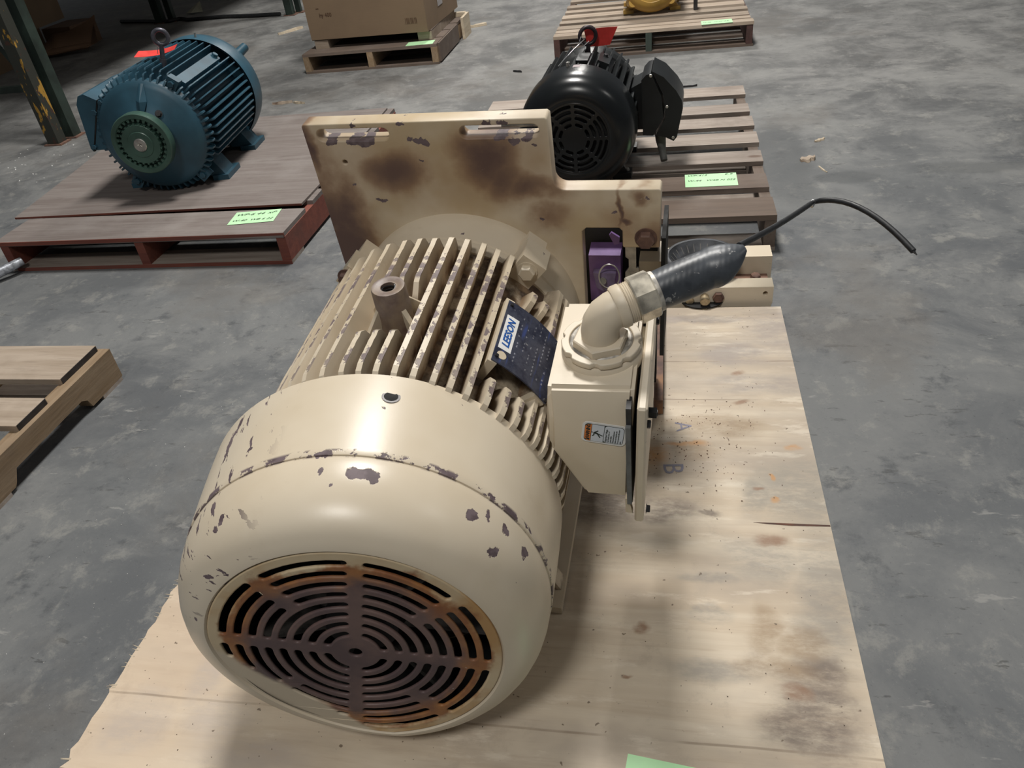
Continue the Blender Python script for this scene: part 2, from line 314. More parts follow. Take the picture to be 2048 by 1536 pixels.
def concrete():
    m = Mat('worn_concrete', .62, 0, .35)
    big = m.noise(.6, 5, .6); mid = m.noise(2.2, 9, .72, dist=.35); fine = m.noise(9, 9, .75, dist=.2); gr = m.noise(110, 5, .75)
    y = m.xyz()[1]
    c = m.mix(m.rng(mid, .38, .62), (0.104, 0.110, 0.117), (0.188, 0.191, 0.189))
    c = m.mix(m.rng(big, .40, .62, 0, .5), c, (0.150, 0.157, 0.160))
    c = m.mix(m.rng(fine, .52, .66, 0, .70), c, (0.245, 0.243, 0.228))
    c = m.mix(m.rng(m.noise(6.5, 8, .72, vec=m.mp(loc=(4, 7, 0))), .55, .68, 0, .70), c, (0.066, 0.071, 0.078))
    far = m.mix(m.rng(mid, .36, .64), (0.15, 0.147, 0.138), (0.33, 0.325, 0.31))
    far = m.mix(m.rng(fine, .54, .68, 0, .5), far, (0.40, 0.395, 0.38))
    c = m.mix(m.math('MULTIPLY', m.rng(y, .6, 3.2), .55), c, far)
    for (rot, lo, hi, col, k, loc) in ((.25, .62, .67, (0.055, 0.055, 0.055), .5, (0, 0, 0)), (-.35, .64, .68, (0.06, 0.06, 0.058), .5, (3, 1, 0)), (.1, .63, .69, (0.31, 0.305, 0.29), .55, (8, 3, 0)), (1.1, .66, .69, (0.05, 0.05, 0.05), .6, (1, 9, 0))):
        s_ = m.noise(8, 5, .72, vec=m.mp((.8, 2.7, 1), rot=(0, 0, rot), loc=loc))
        c = m.mix(m.rng(s_, lo, hi, 0, k), c, col)
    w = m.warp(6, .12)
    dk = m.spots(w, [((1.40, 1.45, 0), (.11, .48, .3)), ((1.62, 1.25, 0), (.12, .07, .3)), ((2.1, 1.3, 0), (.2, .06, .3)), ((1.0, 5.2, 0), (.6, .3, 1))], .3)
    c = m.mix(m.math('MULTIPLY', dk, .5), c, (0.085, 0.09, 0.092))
    c = m.mix(m.rng(m.noise(1.1, 6, .65, vec=m.mp(loc=(5, 2, 0))), .52, .66, 0, .45), c, (0.135, 0.122, 0.108))
    c = m.mix(m.rng(gr, .60, .74, 0, .5), c, (0.31, 0.31, 0.30)); c = m.mix(m.rng(gr, .40, .28, 0, .6), c, (0.045, 0.046, 0.048))
    m.color(c); m.rough(m.rng(mid, .3, .7, .5, .75)); m.bump(m.math('ADD', fine, m.math('MULTIPLY', gr, .4)), .3, .004); return m.m
M_floor = concrete()

# ------------------------------------------------------------------ mesh helpers
class MB:
    def __init__(s): s.bm = bmesh.new()
    def face(s, vs):
        try: return s.bm.faces.new(vs)
        except ValueError: return None
    def add(s, verts, faces):
        vs = [s.bm.verts.new(v) for v in verts]
        for f in faces: s.face([vs[i] for i in f])
        return vs
    def box(s, lo, hi, R=None, o=(0, 0, 0), skew=None):
        (a, b, c), (d, e, f) = lo, hi
        v = [Vector(p) for p in ((a,b,c),(d,b,c),(d,e,c),(a,e,c),(a,b,f),(d,b,f),(d,e,f),(a,e,f))]
        if R is not None: v = [R @ p for p in v]
        v = [p+Vector(o) for p in v]
        return s.add(v, ((3,2,1,0),(4,5,6,7),(0,1,5,4),(1,2,6,5),(2,3,7,6),(3,0,4,7)))
    def hull(s, pts):
        vs = [s.bm.verts.new(p) for p in pts]
        r = bmesh.ops.convex_hull(s.bm, input=vs)
        bmesh.ops.delete(s.bm, geom=[v for v in r['geom_interior'] if isinstance(v, bmesh.types.BMVert)], context='VERTS')
    def rings(s, rings, closed=False, cap=True):
        n = len(rings[0]); vv = [[s.bm.verts.new(p) for p in r] for r in rings]
        m = len(vv)
        for i in range(m if closed else m-1):
            a, b = vv[i], vv[(i+1) % m]
            for k in range(n): s.face((a[k], a[(k+1) % n], b[(k+1) % n], b[k]))
        if cap and not closed:
            s.face(list(reversed(vv[0]))); s.face(vv[-1])
    def tube(s, path, r, n=10, cap=True, closed=False):
        P = [Vector(p) for p in path]; rs = r if isinstance(r, (list, tuple)) else [r]*len(P)
        T = []
        m = len(P)
        for i in range(m):
            a = P[(i-1) % m] if (i or closed) else P[i]; b = P[(i+1) % m] if (i < m-1 or closed) else P[i]
            T.append((b-a).normalized())
        u = T[0].orthogonal().normalized(); out = []
        for i in range(m):
            u = (u - T[i]*u.dot(T[i])).normalized(); w = T[i].cross(u)
            out.append([P[i]+rs[i]*(math.cos(2*PI*k/n)*u+math.sin(2*PI*k/n)*w) for k in range(n)])
        s.rings(out, closed, cap)
    def cyl(s, p0, p1, r0, r1=None, n=20, cap=True):
        s.tube([p0, p1], [r0, r0 if r1 is None else r1], n, cap)
    def lathe(s, prof, n=48, o=(0, 0, 0), axis='Y', closed=False, cap=False, a0=0, a1=2*PI):
        """prof: (t, r) along the axis"""
        full = abs(a1-a0-2*PI) < 1e-6; o = Vector(o); R = []
        cnt = n if full else n+1
        for t, r in prof:
            ring = []
            for k in range(cnt):
                a = a0+(a1-a0)*k/n; x, z = r*math.sin(a), r*math.cos(a)
                ring.append(o+(Vector((x, t, z)) if axis == 'Y' else Vector((x, -z, t)) if axis == 'Z' else Vector((t, x, z))))
            R.append(ring)
        vv = [[s.bm.verts.new(p) for p in r] for r in R]
        m = len(vv)
        for i in range(m if closed else m-1):
            a, b = vv[i], vv[(i+1) % m]
            for k in range(cnt if full else cnt-1): s.face((a[k], b[k], b[(k+1) % cnt], a[(k+1) % cnt]))
        if cap: s.face(vv[0]); s.face(list(reversed(vv[-1])))
    def prism(s, poly, d0, d1, plane='XZ'):
        f = {'XZ': lambda a, b, d: (a, d, b), 'XY': lambda a, b, d: (a, b, d), 'YZ': lambda a, b, d: (d, a, b)}[plane]
        s.rings([[f(a, b, d0) for a, b in poly], [f(a, b, d1) for a, b in poly]])
    def bevel(s, w, seg=1, ang=30):
        es = [e for e in s.bm.edges if len(e.link_faces) == 2 and e.calc_face_angle(0) > math.radians(ang)]
        bmesh.ops.bevel(s.bm, geom=es, offset=w, segments=seg, affect='EDGES', clamp_overlap=True); return s
    def xf(s, fn):
        for v in s.bm.verts: v.co = fn(v.co.copy())
        return s
    def build(s, name, mat, parent=None, smooth=None, fix=True):
        if fix: bmesh.ops.recalc_face_normals(s.bm, faces=s.bm.faces)
        me = bpy.data.meshes.new(name); s.bm.to_mesh(me); s.bm.free()
        return link(name, me, mat, parent, smooth)
def link(name, me, mat, parent=None, smooth=None):
    if mat and not me.materials: me.materials.append(mat)
    if smooth:
        me.polygons.foreach_set('use_smooth', [True]*len(me.polygons))
        me.set_sharp_from_angle(angle=math.radians(smooth))
    o = bpy.data.objects.new(name, me); COL.objects.link(o)
    if parent: o.parent = parent
    return o
def tag(o, label, cat, group=None, kind=None):
    o['label'] = label; o['category'] = cat
    if group: o['group'] = group
    if kind: o['kind'] = kind
    return o
def thing(name, label, cat, M=None, group=None):
    o = bpy.data.objects.new(name, None); o.empty_display_size = .05; COL.objects.link(o)
    if M is not None: o.matrix_world = M
    return tag(o, label, cat, group)
def at(x, y, z, rz=0): return Matrix.Translation((x, y, z)) @ Matrix.Rotation(rz, 4, 'Z')
def box(name, lo, hi, mat, parent, bev=0.0, R=None, o=(0, 0, 0)):
    b = MB(); b.box(lo, hi, R, o)
    if bev: b.bevel(bev)
    return b.build(name, mat, parent)
def flat2d(outer, holes, thick, bevel=0.0, res=1):
    """solid plate with holes: outline in XY, centred on z = 0"""
    cu = bpy.data.curves.new('outline', 'CURVE'); cu.dimensions = '2D'; cu.fill_mode = 'BOTH'
    cu.extrude = max(thick/2-bevel, 1e-5); cu.bevel_depth = bevel; cu.offset = -bevel; cu.bevel_resolution = res
    for pl in [outer]+holes:
        sp = cu.splines.new('POLY'); sp.points.add(len(pl)-1)
        for p, (x, y) in zip(sp.points, pl): p.co = (x, y, 0, 1)
        sp.use_cyclic_u = True
    o = bpy.data.objects.new('outline', cu); COL.objects.link(o)
    return from_curve(o)
def from_curve(o):
    bpy.context.view_layer.update()
    me = bpy.data.meshes.new_from_object(o.evaluated_get(bpy.context.evaluated_depsgraph_get()))
    cu = o.data; bpy.data.objects.remove(o); bpy.data.curves.remove(cu)
    me.materials.clear(); return me
def mesh_map(me, fn):
    for v in me.vertices: v.co = fn(v.co.copy())
    me.update(); return me
def text_mesh(body, size, shear=0.0, extrude=0.0, bold=0.0, space=1.0, align='CENTER'):
    cu = bpy.data.curves.new('t', 'FONT'); cu.body = body; cu.size = size; cu.shear = shear; cu.extrude = extrude
    cu.offset = bold; cu.align_x = align; cu.align_y = 'CENTER'; cu.space_character = space; cu.resolution_u = 2
    o = bpy.data.objects.new('t', cu); COL.objects.link(o)
    return from_curve(o)
def lettering(name, body, size, mat, parent, fn, shear=0.0, bold=0.0, space=1.0, align='CENTER'):
    return link(name, mesh_map(text_mesh(body, size, shear, 0, bold, space, align), fn), mat, parent)
def circ(cx, cy, r, n=32, a0=0.0): return [(cx+r*math.cos(a0+2*PI*k/n), cy+r*math.sin(a0+2*PI*k/n)) for k in range(n)]
def stadium(x0, x1, y, h, n=8):
    p = [(x1-h+h*math.sin(PI*k/n), y-h*math.cos(PI*k/n)) for k in range(n+1)]
    return p+[(x0+h-h*math.sin(PI*k/n), y+h*math.cos(PI*k/n)) for k in range(n+1)]
def arc_slot(ri, ro, a0, a1, cx=0, cy=0, step=.09):
    """slot between radii, rounded ends; angles clockwise from +y"""
    rm, h = (ri+ro)/2, (ro-ri)/2; b0, b1 = a0+h/rm, a1-h/rm
    if b1 <= b0+.02: return None
    n = max(2, int((b1-b0)/step)); P = []
    pt = lambda r, a: (cx+r*math.sin(a), cy+r*math.cos(a))
    for k in range(n+1): P.append(pt(ro, b0+(b1-b0)*k/n))
    for k in range(1, 6):
        t = PI*k/6; P.append(pt(rm+h*math.cos(t), b1+h*math.sin(t)/rm))
    for k in range(n+1): P.append(pt(ri, b1-(b1-b0)*k/n))
    for k in range(1, 6):
        t = PI*k/6; P.append(pt(rm-h*math.cos(t), b0-h*math.sin(t)/rm))
    return P
def slots(rings, n, w, phase):
    out = []
    for i, (ri, ro, nn, ww, *blk) in enumerate(rings):
        for k in range(nn):
            a = phase+2*PI*k/nn; rm = (ri+ro)/2; g = ww/2/rm
            s0, s1 = a+g, a+2*PI/nn-g
            if blk and blk[0]:                 # part of the ring left solid
                b0, b1 = math.radians(blk[0][0]), math.radians(blk[0][1])
                if b0 < s1 <= b1: s1 = max(s0, b0)
                if b0 <= s0 < b1: s0 = min(s1, b1)
            q = arc_slot(ri, ro, s0, s1) if s1-s0 > .06 else None
            if q: out.append(q)
    return out
def rect(x0, x1, y0, y1, r=0.0, n=5):
    if r == 0: return [(x0, y0), (x1, y0), (x1, y1), (x0, y1)]
    P = []
    for cx, cy, a in ((x1-r, y0+r, -PI/2), (x1-r, y1-r, 0), (x0+r, y1-r, PI/2), (x0+r, y0+r, PI)):
        for k in range(n+1): P.append((cx+r*math.cos(a+PI/2*k/n), cy+r*math.sin(a+PI/2*k/n)))
    return P
def hexa(r, a0=0.0): return circ(0, 0, r, 6, a0)
def hexbolt(name, p, d, r, h, mat, parent, washer=True):
    """bolt head at p pointing along d"""
    d = Vector(d).normalized(); q = d.to_track_quat('Z', 'Y').to_matrix(); b = MB(); p = Vector(p)
    if washer: b.rings([[p+q @ Vector((x, y, z)) for x, y in circ(0, 0, r*1.25, 20)] for z in (0, h*.15)])
    b.rings([[p+q @ Vector((x*k, y*k, z)) for x, y in hexa(r)] for z, k in ((h*.15, 1), (h*.85, 1), (h, .86))])
    return b.build(name, mat, parent)
def copy_tree(o, parent=None):
    c = o.copy(); COL.objects.link(c)
    if parent is not None: c.parent = parent; c.matrix_parent_inverse = o.matrix_parent_inverse.copy()
    for ch in o.children: copy_tree(ch, c)
    return c

# ------------------------------------------------------------------ floor
b = MB(); b.box((-14, -7, -.2), (14, 22, 0)); f = b.build('floor', M_floor); f['kind'] = 'structure'

# ------------------------------------------------------------------ pallets
def pallet(name, label, M, W, D, H, stringers, deck, mats, t=.018, bottom=(0, .5, 1), front_b=.09, notch=True, group=None, sw=.038):
    """deck: (y0, y1, x0, x1) boards; stringers: x positions of the left face; boards run along x"""
    T = thing(name, label, 'pallet', M, group or 'wooden pallets on the warehouse floor')
    md, ms, mb = mats
    for i, x in enumerate(stringers):
        z0, z1 = t*.8, H-t
        if notch:
            n0, n1 = D*.17, D*.41; n2, n3 = D*.59, D*.83; k = .038
            pl = [(0, z0), (n0, z0), (n0+.012, z0+k), (n1-.012, z0+k), (n1, z0), (n2, z0), (n2+.012, z0+k), (n3-.012, z0+k), (n3, z0), (D, z0), (D, z1), (0, z1)]
        else: pl = [(0, z0), (D, z0), (D, z1), (0, z1)]
        bb = MB(); bb.prism(pl, x, x+sw, 'YZ')
        bb.build('stringer', ms[i % len(ms)] if isinstance(ms, list) else ms, T)
    for i, q in enumerate(deck):
        y0, y1, x0, x1 = q[:4]; m = q[4] if len(q) > 4 else md; j = rnd.uniform(-.003, .003)
        bb = MB(); vs = bb.box((x0+j, y0, H-t), (x1+rnd.uniform(-.004, .004), y1, H))
        for v in vs: v.co += Vector((0, rnd.uniform(-.004, .004), rnd.uniform(-.0012, .0)))
        bb.bevel(.002); bb.build('deck_board', m, T)
    for u in bottom:
        y = u*(D-front_b); bb = MB(); bb.box((0, y, 0.0), (W, y+front_b, t*.8)); bb.bevel(.002); bb.build('bottom_board', mb, T)
    return T

# pallet under the beige motor
PM = pallet('shipping_pallet', 'wooden pallet hidden under the plywood sheet of the large beige motor', at(0.01, -1.36, 0), 1.2, 1.35, .145,
            [0, .58, 1.16], [(y, y+.12, 0, 1.2) for y in (0, .2, .41, .615, .82, 1.02, 1.23)], (M_woodg, M_woody, M_woodg))
# plywood sheet with a splintered left edge
sheet = thing('plywood_sheet', 'stained pale plywood sheet under the large beige motor', 'plywood', at(0, 0, 0))
b = MB(); r_ = random.Random(5)
pl = [(0.004, 0.0), (1.22, 0.0), (1.22, -1.368)]
yy = -1.368
while yy < -.004:
    pl.append((r_.choice((0, 0, .003, -.002, -.004, .004, .002))+r_.uniform(-.001, .001), yy)); yy += r_.uniform(.006, .022)
b.prism(pl, .145, .157, 'XY'); b.build('veneer_panel', M_ply, sheet)
b = MB()
for k in range(26):
    y = r_.uniform(-1.36, -.9); l = r_.uniform(.005, .014); a = r_.uniform(-.5, .5); z = .156
    b.tube([(0.006, y, z), (-l*math.cos(a), y+l*math.sin(a), z+r_.uniform(-.002, .003))], [.0016, .0003], 4)
b.build('edge_splinters', M_woodw, sheet)['kind'] = 'stuff'
b = MB(); b.prism([(1.083, -.789), (1.12, -.7885), (1.219, -.789), (1.2195, -.7925), (1.15, -.794), (1.11, -.792)], .1572, .1576, 'XY'); b.build('veneer_split', plain('dark_red_split', (.10, .045, .03), .8, 0, .4), sheet)
for ch, px, py, rz, s in (('A', .958, -.508, -1.45, .05), ('B', .935, -.645, -1.5, .06)):
    c_, s_ = math.cos(rz), math.sin(rz)
    lettering('pen_letter', ch, s, M_bluein, sheet, lambda v: Vector((px+c_*v.x-s_*v.y, py+s_*v.x+c_*v.y, .1575)))

def place_tag(name, label, M, w, h, lines, grp='pale green lot tags on the pallets', curl=0.0):
    T = thing(name, label, 'tag', M, grp)
    b = MB(); nx = 6
    b.rings([[(-w/2+w*i/nx, y, z+curl*((i/nx-.5)**2)*.02) for (y, z) in ((-h/2, 0), (h/2, 0), (h/2, .0006), (-h/2, .0006))] for i in range(nx+1)])
    b.build('card', M_greentag, T)
    for (txt, x, y, s) in lines:
        lettering('handwriting', txt, s, M_ink, T, lambda v: Vector((v.x*1.05+x, v.y+y, .0012+curl*((v.x+x)/w)**2*.02)), shear=.35, align='LEFT')
    return T
place_tag('lot_tag', 'blank pale green tag on the plywood in front of the large motor', at(.957, -1.316, .1575, -.12), .19, .09, [])

# red pallet, left
RP = pallet('shipping_pallet', 'red painted pallet with plywood top under the teal blue motor', at(-1.73, .635, 0), 1.25, 1.5, .13, [0, .61, 1.212],
            [(0, .225, -.02, 1.25, M_redtop), (.3, .42, 0, 1.25, M_redtop), (.55, .67, 0, 1.25, M_redtop), (.8, .92, 0, 1.25, M_redtop), (1.08, 1.2, 0, 1.25, M_redtop), (1.36, 1.5, 0, 1.25, M_redtop)],
            (M_redtop, M_redwood, M_woodg), bottom=(0, .5, 1), front_b=.12, notch=False)
# painted edges of the front boards
box('painted_edge', (-.02, -.003, .113), (1.25, .0005, .1285), M_redwood, RP)
box('painted_edge', (.03, -.003, 0), (1.25, .0005, .014), M_redwood, RP)
b = MB(); b.prism([(-1.82, .862), (-.505, .884), (-.50, 1.3), (-.515, 2.12), (-2.02, 2.1), (-1.9, 1.4)], .1302, .139, 'XY')
po = b.build('plywood_sheet', M_redtop); tag(po, 'worn grey brown plywood panel lying on the red pallet under the teal motor', 'plywood')
b = MB(); b.prism([(-1.82, .861), (-.505, .883), (-.505, .885), (-1.82, .864)], .1305, .1385, 'XY'); b.build('painted_edge', M_redwood, po)
place_tag('lot_tag', 'pale green handwritten tag on the red pallet below the teal motor', at(-.667, .788, .1305, .115), .187, .118,
          [('WP-6 44', -.085, .027, .030), ('xP', .045, .030, .030), ('W-40  WB 6 22', -.085, -.028, .024)])
b = MB(); b.tube([(-1.655, .63, .048), (-1.69, .58, .042), (-1.735, .52, .033), (-1.77, .44, .024)], [.016, .018, .020, .022], 10)
b.xf(lambda v: v+Vector((0, 0, .004*mnoise.noise(v*60))))
tag(b.build('taped_pipe', M_tape, None, 50), 'pipe end wrapped in silver tape under the left end of the red pallet', 'pipe')

# pale pallet at the left edge of the picture
LP = thing('shipping_pallet', 'pale wooden pallet cut by the left picture edge, nearest on the left', 'pallet', at(-1.6, -1.26, 0), 'wooden pallets on the warehouse floor')
def stringer_notched(x, w, D, mat, par):
    b = MB(); z0, z1, k = .012, .112, .04
    pl = [(0, z0), (D*.17, z0), (D*.18, z0+k), (D*.40, z0+k), (D*.41, z0), (D-.50, z0), (D-.49, z0+.01), (D-.47, z0+k), (D-.185, z0+k), (D-.165, z0+k-.012), (D-.155, z0), (D, z0), (D, z1), (0, z1)]
    b.prism(pl, x, x+w, 'YZ'); return b.build('stringer', mat, par)
for x in (0, .42, .815): stringer_notched(x, .045, 1.14, M_woodly, LP)
for (y0, y1, xr) in ((.955, 1.13, .827), (.745, .868, .842), (.5, .64, .83), (.26, .4, .835), (.0, .16, .83)):
    bb = MB(); bb.box((0, y0, .112), (xr, y1, .130)); bb.bevel(.003); d = bb.build('deck_board', M_woodl, LP)
    box('painted_board_end', (xr, y0+.003, .1125), (xr+.0015, y1-.003, .1295), M_endblack, LP)
for y in (.0, .52, 1.035): box('bottom_board', (0, y, 0), (.86, y+.1, .012), M_woodg, LP)

# black motor's pallet
BP = pallet('shipping_pallet', 'weathered grey slatted pallet under the gloss black motor', at(.05, .635, 0), 1.235, 1.505, .13, [.0, .6, 1.195],
            [(0, .152, 0, 1.235, M_brownb), (.237, .373, 0, 1.235, M_brownb), (.489, .608, 0, 1.235), (.70, .83, 0, 1.235), (.905, 1.033, 0, 1.235), (1.095, 1.213, 0, 1.235), (1.355, 1.5, 0, 1.235)],
            (M_woodg, M_woody, M_woodg), bottom=(0, .25, .5, .75, 1), front_b=.11)
place_tag('lot_tag', 'pale green handwritten tag on the grey slatted pallet of the black motor', at(1.084, .959, .1305, .0), .186, .120,
          [('WP-413', -.085, .045, .020), ('E-9', .05, .048, .020), ('W-44   W4B N 022', -.086, -.005, .020)])
# far pallet
FP = pallet('shipping_pallet', 'far slatted pallet with a green middle stringer under the yellow motor', at(.215, 3.41, 0), 1.235, 1.22, .145, [0.0, .58, 1.19],
            [(0, .085, 0, 1.235), (.095, .165, 0, 1.22), (.20, .30, .0, 1.22), (.37, .46, 0, 1.22), (.53, .64, 0, 1.22), (.71, .8, 0, 1.22), (.88, .98, 0, 1.22), (1.1, 1.22, 0, 1.22)],
            (M_woodl, [M_redbrown, M_greenw, M_redbrown], M_brownb), bottom=(0, .22, .44, .66, 1), front_b=.12, notch=False)
place_tag('lot_tag', 'small pale green tag on the far slatted pallet of the yellow motor', at(1.228, 3.455, .1465, .02), .186, .10, [('W-38   W-31  2.8', -.085, 0, .02)])
place_tag('lot_tag', 'small pale green tag on the dark pallet below the large carton', at(-.728, 3.625, .1305, .05), .19, .11, [])

# carton pallet with solid sides, skid and carton
CP = pallet('shipping_pallet', 'brown solid sided pallet under the large carton', at(-1.575, 3.56, 0), .975, .86, .13, [0, .47, .932], [(0, .2, 0, .975), (.22, .42, 0, .975), (.44, .64, 0, .975), (.66, .86, 0, .975)],
            (M_brownb, M_woodly, M_brownb), bottom=(0, .5, 1), front_b=.14, notch=False, sw=.042)
box('side_board', (.975, .03, .012), (.987, .62, .128), M_brownb, CP)
SK = thing('carton_skid', 'pale wooden skid between the large carton and its brown pallet', 'skid', at(-1.52, 3.70, .13))
for x in (0.0, .76): box('runner', (x, 0, 0), (x+.1, .72, .055), M_woodl, SK, .002)
box('top_sheet', (-.02, .01, .055), (.86, .72, .062), M_brownb, SK)
WB = thing('wood_block', 'white pine block standing behind the right corner of the carton pallet', 'block', at(-.70, 4.46, 0))
b = MB(); me = flat2d(rect(0, .17, 0, .16), [rect(.04, .1, .06, .085, .008)], .04, .001)
link('block', mesh_map(me, lambda v: Vector((v.x-.05, v.z-.02, v.y+.0))), M_woodw, WB)
box('side_plank', (.118, -.2, 0), (.138, .02, .15), M_woodw, WB, .001)
CT = thing('shipping_carton', 'large brown cardboard carton strapped on a small pallet', 'carton', at(-1.535, 3.695, .192, -.04))
b = MB(); b.box((0, 0, 0), (.865, .80, 1.05)); b.bevel(.006, 2); b.build('carton_body', M_card, CT)
b = MB(); b.hull([(-.004, -.001, 1.04), (.869, -.001, 1.04), (-.004, .801, 1.04), (.869, .801, 1.04), (-.004, -.001, 1.056), (.869, -.001, 1.056), (-.004, .801, 1.056), (.869, .801, 1.056)]); b.build('top_flap', M_card, CT)
M_boxink = plain('brown_print', (.10, .055, .03), .8, 0, .2)
FX = lambda x, z: (lambda v: Vector((v.x+x, -.0015, v.y+z)))
lettering('printed_words', 'hy 400', .034, M_boxink, CT, FX(.145, .155), bold=.001)
box('printed_dash', (.085, -.0016, .196), (.105, -.0012, .201), M_boxink, CT)
b = MB()
for k in range(9):
    x = .715+k*.0095; b.box((x, -.0016, .058), (x+(.006 if k % 3 else .0035), -.0012, .094))
b.build('printed_bars', M_boxink, CT)
b = MB()
b.rings([[(.8665, .30+.02*math.sin(k*2.1), z), (.8672, .30, z), (.8672, .42-.03*math.sin(k*1.3), z), (.8665, .42, z)] for k, z in enumerate((.10, .2, .3, .42, .6, .8))])
b.build('torn_label', plain('grey_label', (.38, .36, .36), .6, 0, .2), CT)

# ------------------------------------------------------------------ the large beige motor
def axes(a, b, r):
    Y = Vector((math.sin(a)*math.cos(b), math.cos(a)*math.cos(b), math.sin(b)))
    X0 = Vector((math.cos(a), -math.sin(a), 0)); Z0 = X0.cross(Y)
    X = math.cos(r)*X0+math.sin(r)*Z0; Z = -math.sin(r)*X0+math.cos(r)*Z0
    return Matrix((X, Y, Z)).transposed()
A0 = Vector((0.5109757, -1.1972528, 0.4126935))
RM = axes(0.0492385, 0.1325291, -0.0181273); RC = axes(-0.1152990, 0.0014470, 0.0)
EM = thing('electric_motor', 'large cream painted motor with chipped paint and rusty fan grille', 'motor', Matrix.Translation(A0) @ RM.to_4x4())
EMI = EM.matrix_world.inverted()
toL = lambda p: EMI @ Vector(p)
RCM = (RM.transposed() @ RC)
NX, NZ = -.763, -.646
ZB = .1582
def dent(v):
    d = v.x*NX+v.z*NZ
    R_ = math.hypot(v.x, v.z)
    k = min(1, max(0, (.232-R_)/.04))
    if d > .115: v.y += (.06+.10*k)*(d-.115)*min(1, max(0, -v.y/.09))
    w = A0+RC @ v
    if w.z < ZB: v += RC.transposed() @ Vector((0, 0, ZB-w.z))
    return v
# fan cover: front dome, rear band, perforated grille
b = MB()
N = 120
dome = [(.010, .2535), (0, .2555), (-.016, .2552), (-.034, .2525), (-.052, .2475), (-.068, .240), (-.082, .230), (-.092, .219), (-.0985, .208), (-.1018, .199), (-.1022, .1955), (-.0995, .1935), (-.0985, .1925), (-.0955, .192)]
inner = [(t+.003, r-.003) for t, r in reversed(dome[:10])]
b.lathe(dome+[(-.094, .192)]+inner[:], N); b.xf(dent)
cover = b.build('fan_cover', M_cover, EM, 40); cover['label'] = 'cream domed nose of the fan cover'
cover.matrix_local = RCM.to_4x4()
b = MB(); b.lathe([(.146, .2720), (.10, .2685), (.05, .2635), (.010, .2590), (-.001, .2580), (-.0025, .2572), (-.0025, .2545), (.02, .2545), (.146, .2690), (.146, .2720)], N); b.xf(dent)
b.build('cover_band', M_cover, cover, 40)
SL = []
for k in range(8):
    ro = .178-.0192*k; ri = ro-.0098
    SL.append((ri, ro, 8 if k < 4 else 4, .019 if k < 4 else .017, {0: (190, 268), 1: (203, 257)}.get(k)))
ph = math.radians(12.7)
me = flat2d(circ(0, 0, .1925, 96), [circ(0, 0, .0085, 20)]+slots(SL, 0, 0, ph), .0052, .0022, 2)
mesh_map(me, lambda v: dent(Vector((v.x, -.0985-v.z, v.y))))
me.flip_normals()
link('grille', me, M_grille, cover, 50)['label'] = 'rusty slotted fan grille'
b = MB(); b.lathe([(-.0005, .0001), (-.0005, .0065)], 20)
q = Vector((.065, .105, .254)).normalized()
hole = MB(); hp = Vector((.0655, .104, 0)); hr = .2686; hp.z = math.sqrt(hr*hr-hp.x**2)
n_ = Vector((hp.x, 0, hp.z)).normalized(); b.bm.free()
hole.cyl(hp-n_*.004, hp+n_*.0006, .0095, .0095, 24); hole.build('screw_hole', M_black, cover)
b = MB(); b.bm.clear()
hq = n_.to_track_quat('Z', 'Y').to_matrix()
b.rings([[hp+hq @ Vector((x*k, y*k, z)) for x, y in circ(0, 0, .0125, 24)] for k, z in ((1, -.002), (1, .0003), (.76, .0005), (.76, -.002))], closed=True); b.build('bare_ring', plain('bare_grey_metal', (.22, .21, .21), .5, .3, .2), cover, 40)
# fan behind the grille
fan = MB(); fan.lathe([(-.06, .001), (-.06, .05), (-.04, .06), (.02, .06), (.02, .001)], 32); fan = fan.build('cooling_fan', M_dark, EM, 40)
fan.matrix_local = RCM.to_4x4()
for k in range(7):
    a = 2*PI*k/7; R = Matrix.Rotation(a, 3, 'Y'); b = MB(); b.box((-.003, -.05, .05), (.003, .03, .2), R); b.build('fan_blade', M_dusty, fan)
b = MB(); b.lathe([(-.092, .184), (-.075, .212), (-.04, .236), (.02, .246), (.09, .246)], 64); b.build('dark_liner', M_black, fan)  # black liner added so the inside of the cover stays dark
b = MB(); b.lathe([(.09, .001), (.09, .245)], 48); bd = b.build('back_disc', M_dusty, fan)

# stator frame and cooling fins
b = MB(); b.lathe([(.09, .001), (.09, .208), (.52, .210), (.55, .210), (.55, .001)], 96); frame_ = b.build('stator_frame', M_shell, EM, 30)
frame_['label'] = 'finned motor barrel, cream over brown dust'
def fin_mesh(segs, zt=.2480, z0=.203):
    """segs: (y0, y1) raised lengths"""
    b = MB()
    for (y0, y1) in segs:
        pr = [(y0, z0), (y0, zt-.006), (y0+.006, zt), (y1-.012, zt), (y1-.002, zt-.006), (y1+.008, zt-.03), (y1+.012, z0)]
        n = 14; top = []
        for j in range(n+1):
            y = y0+.034+(y1-y0-.046)*j/n; top.append((y, zt-.0018*max(0, mnoise.noise((y*70, len(segs), zt*100)))))
        pr = [(y0, z0), (y0, zt-.024), (y0+.022, zt-.004)]+top+[(y1-.002, zt-.006), (y1+.008, zt-.03), (y1+.012, z0)]
        L = lambda y, z, s: (s*(.0054-(z-z0)/(zt-z0)*.0012), y, z)
        b.rings([[L(y, z, -1) for y, z in pr], [L(y, z, 1) for y, z in pr]])
    bmesh.ops.recalc_face_normals(b.bm, faces=b.bm.faces); me = bpy.data.meshes.new('fin'); b.bm.to_mesh(me); b.bm.free(); me.materials.append(M_fin); return me
FULL = fin_mesh([(.172, .530)]); NEAR = fin_mesh([(.172, .25)]); STUB = fin_mesh([(.425, .475)]); NOTA = fin_mesh([(.172, .288)]); NOTB = fin_mesh([(.376, .525)])
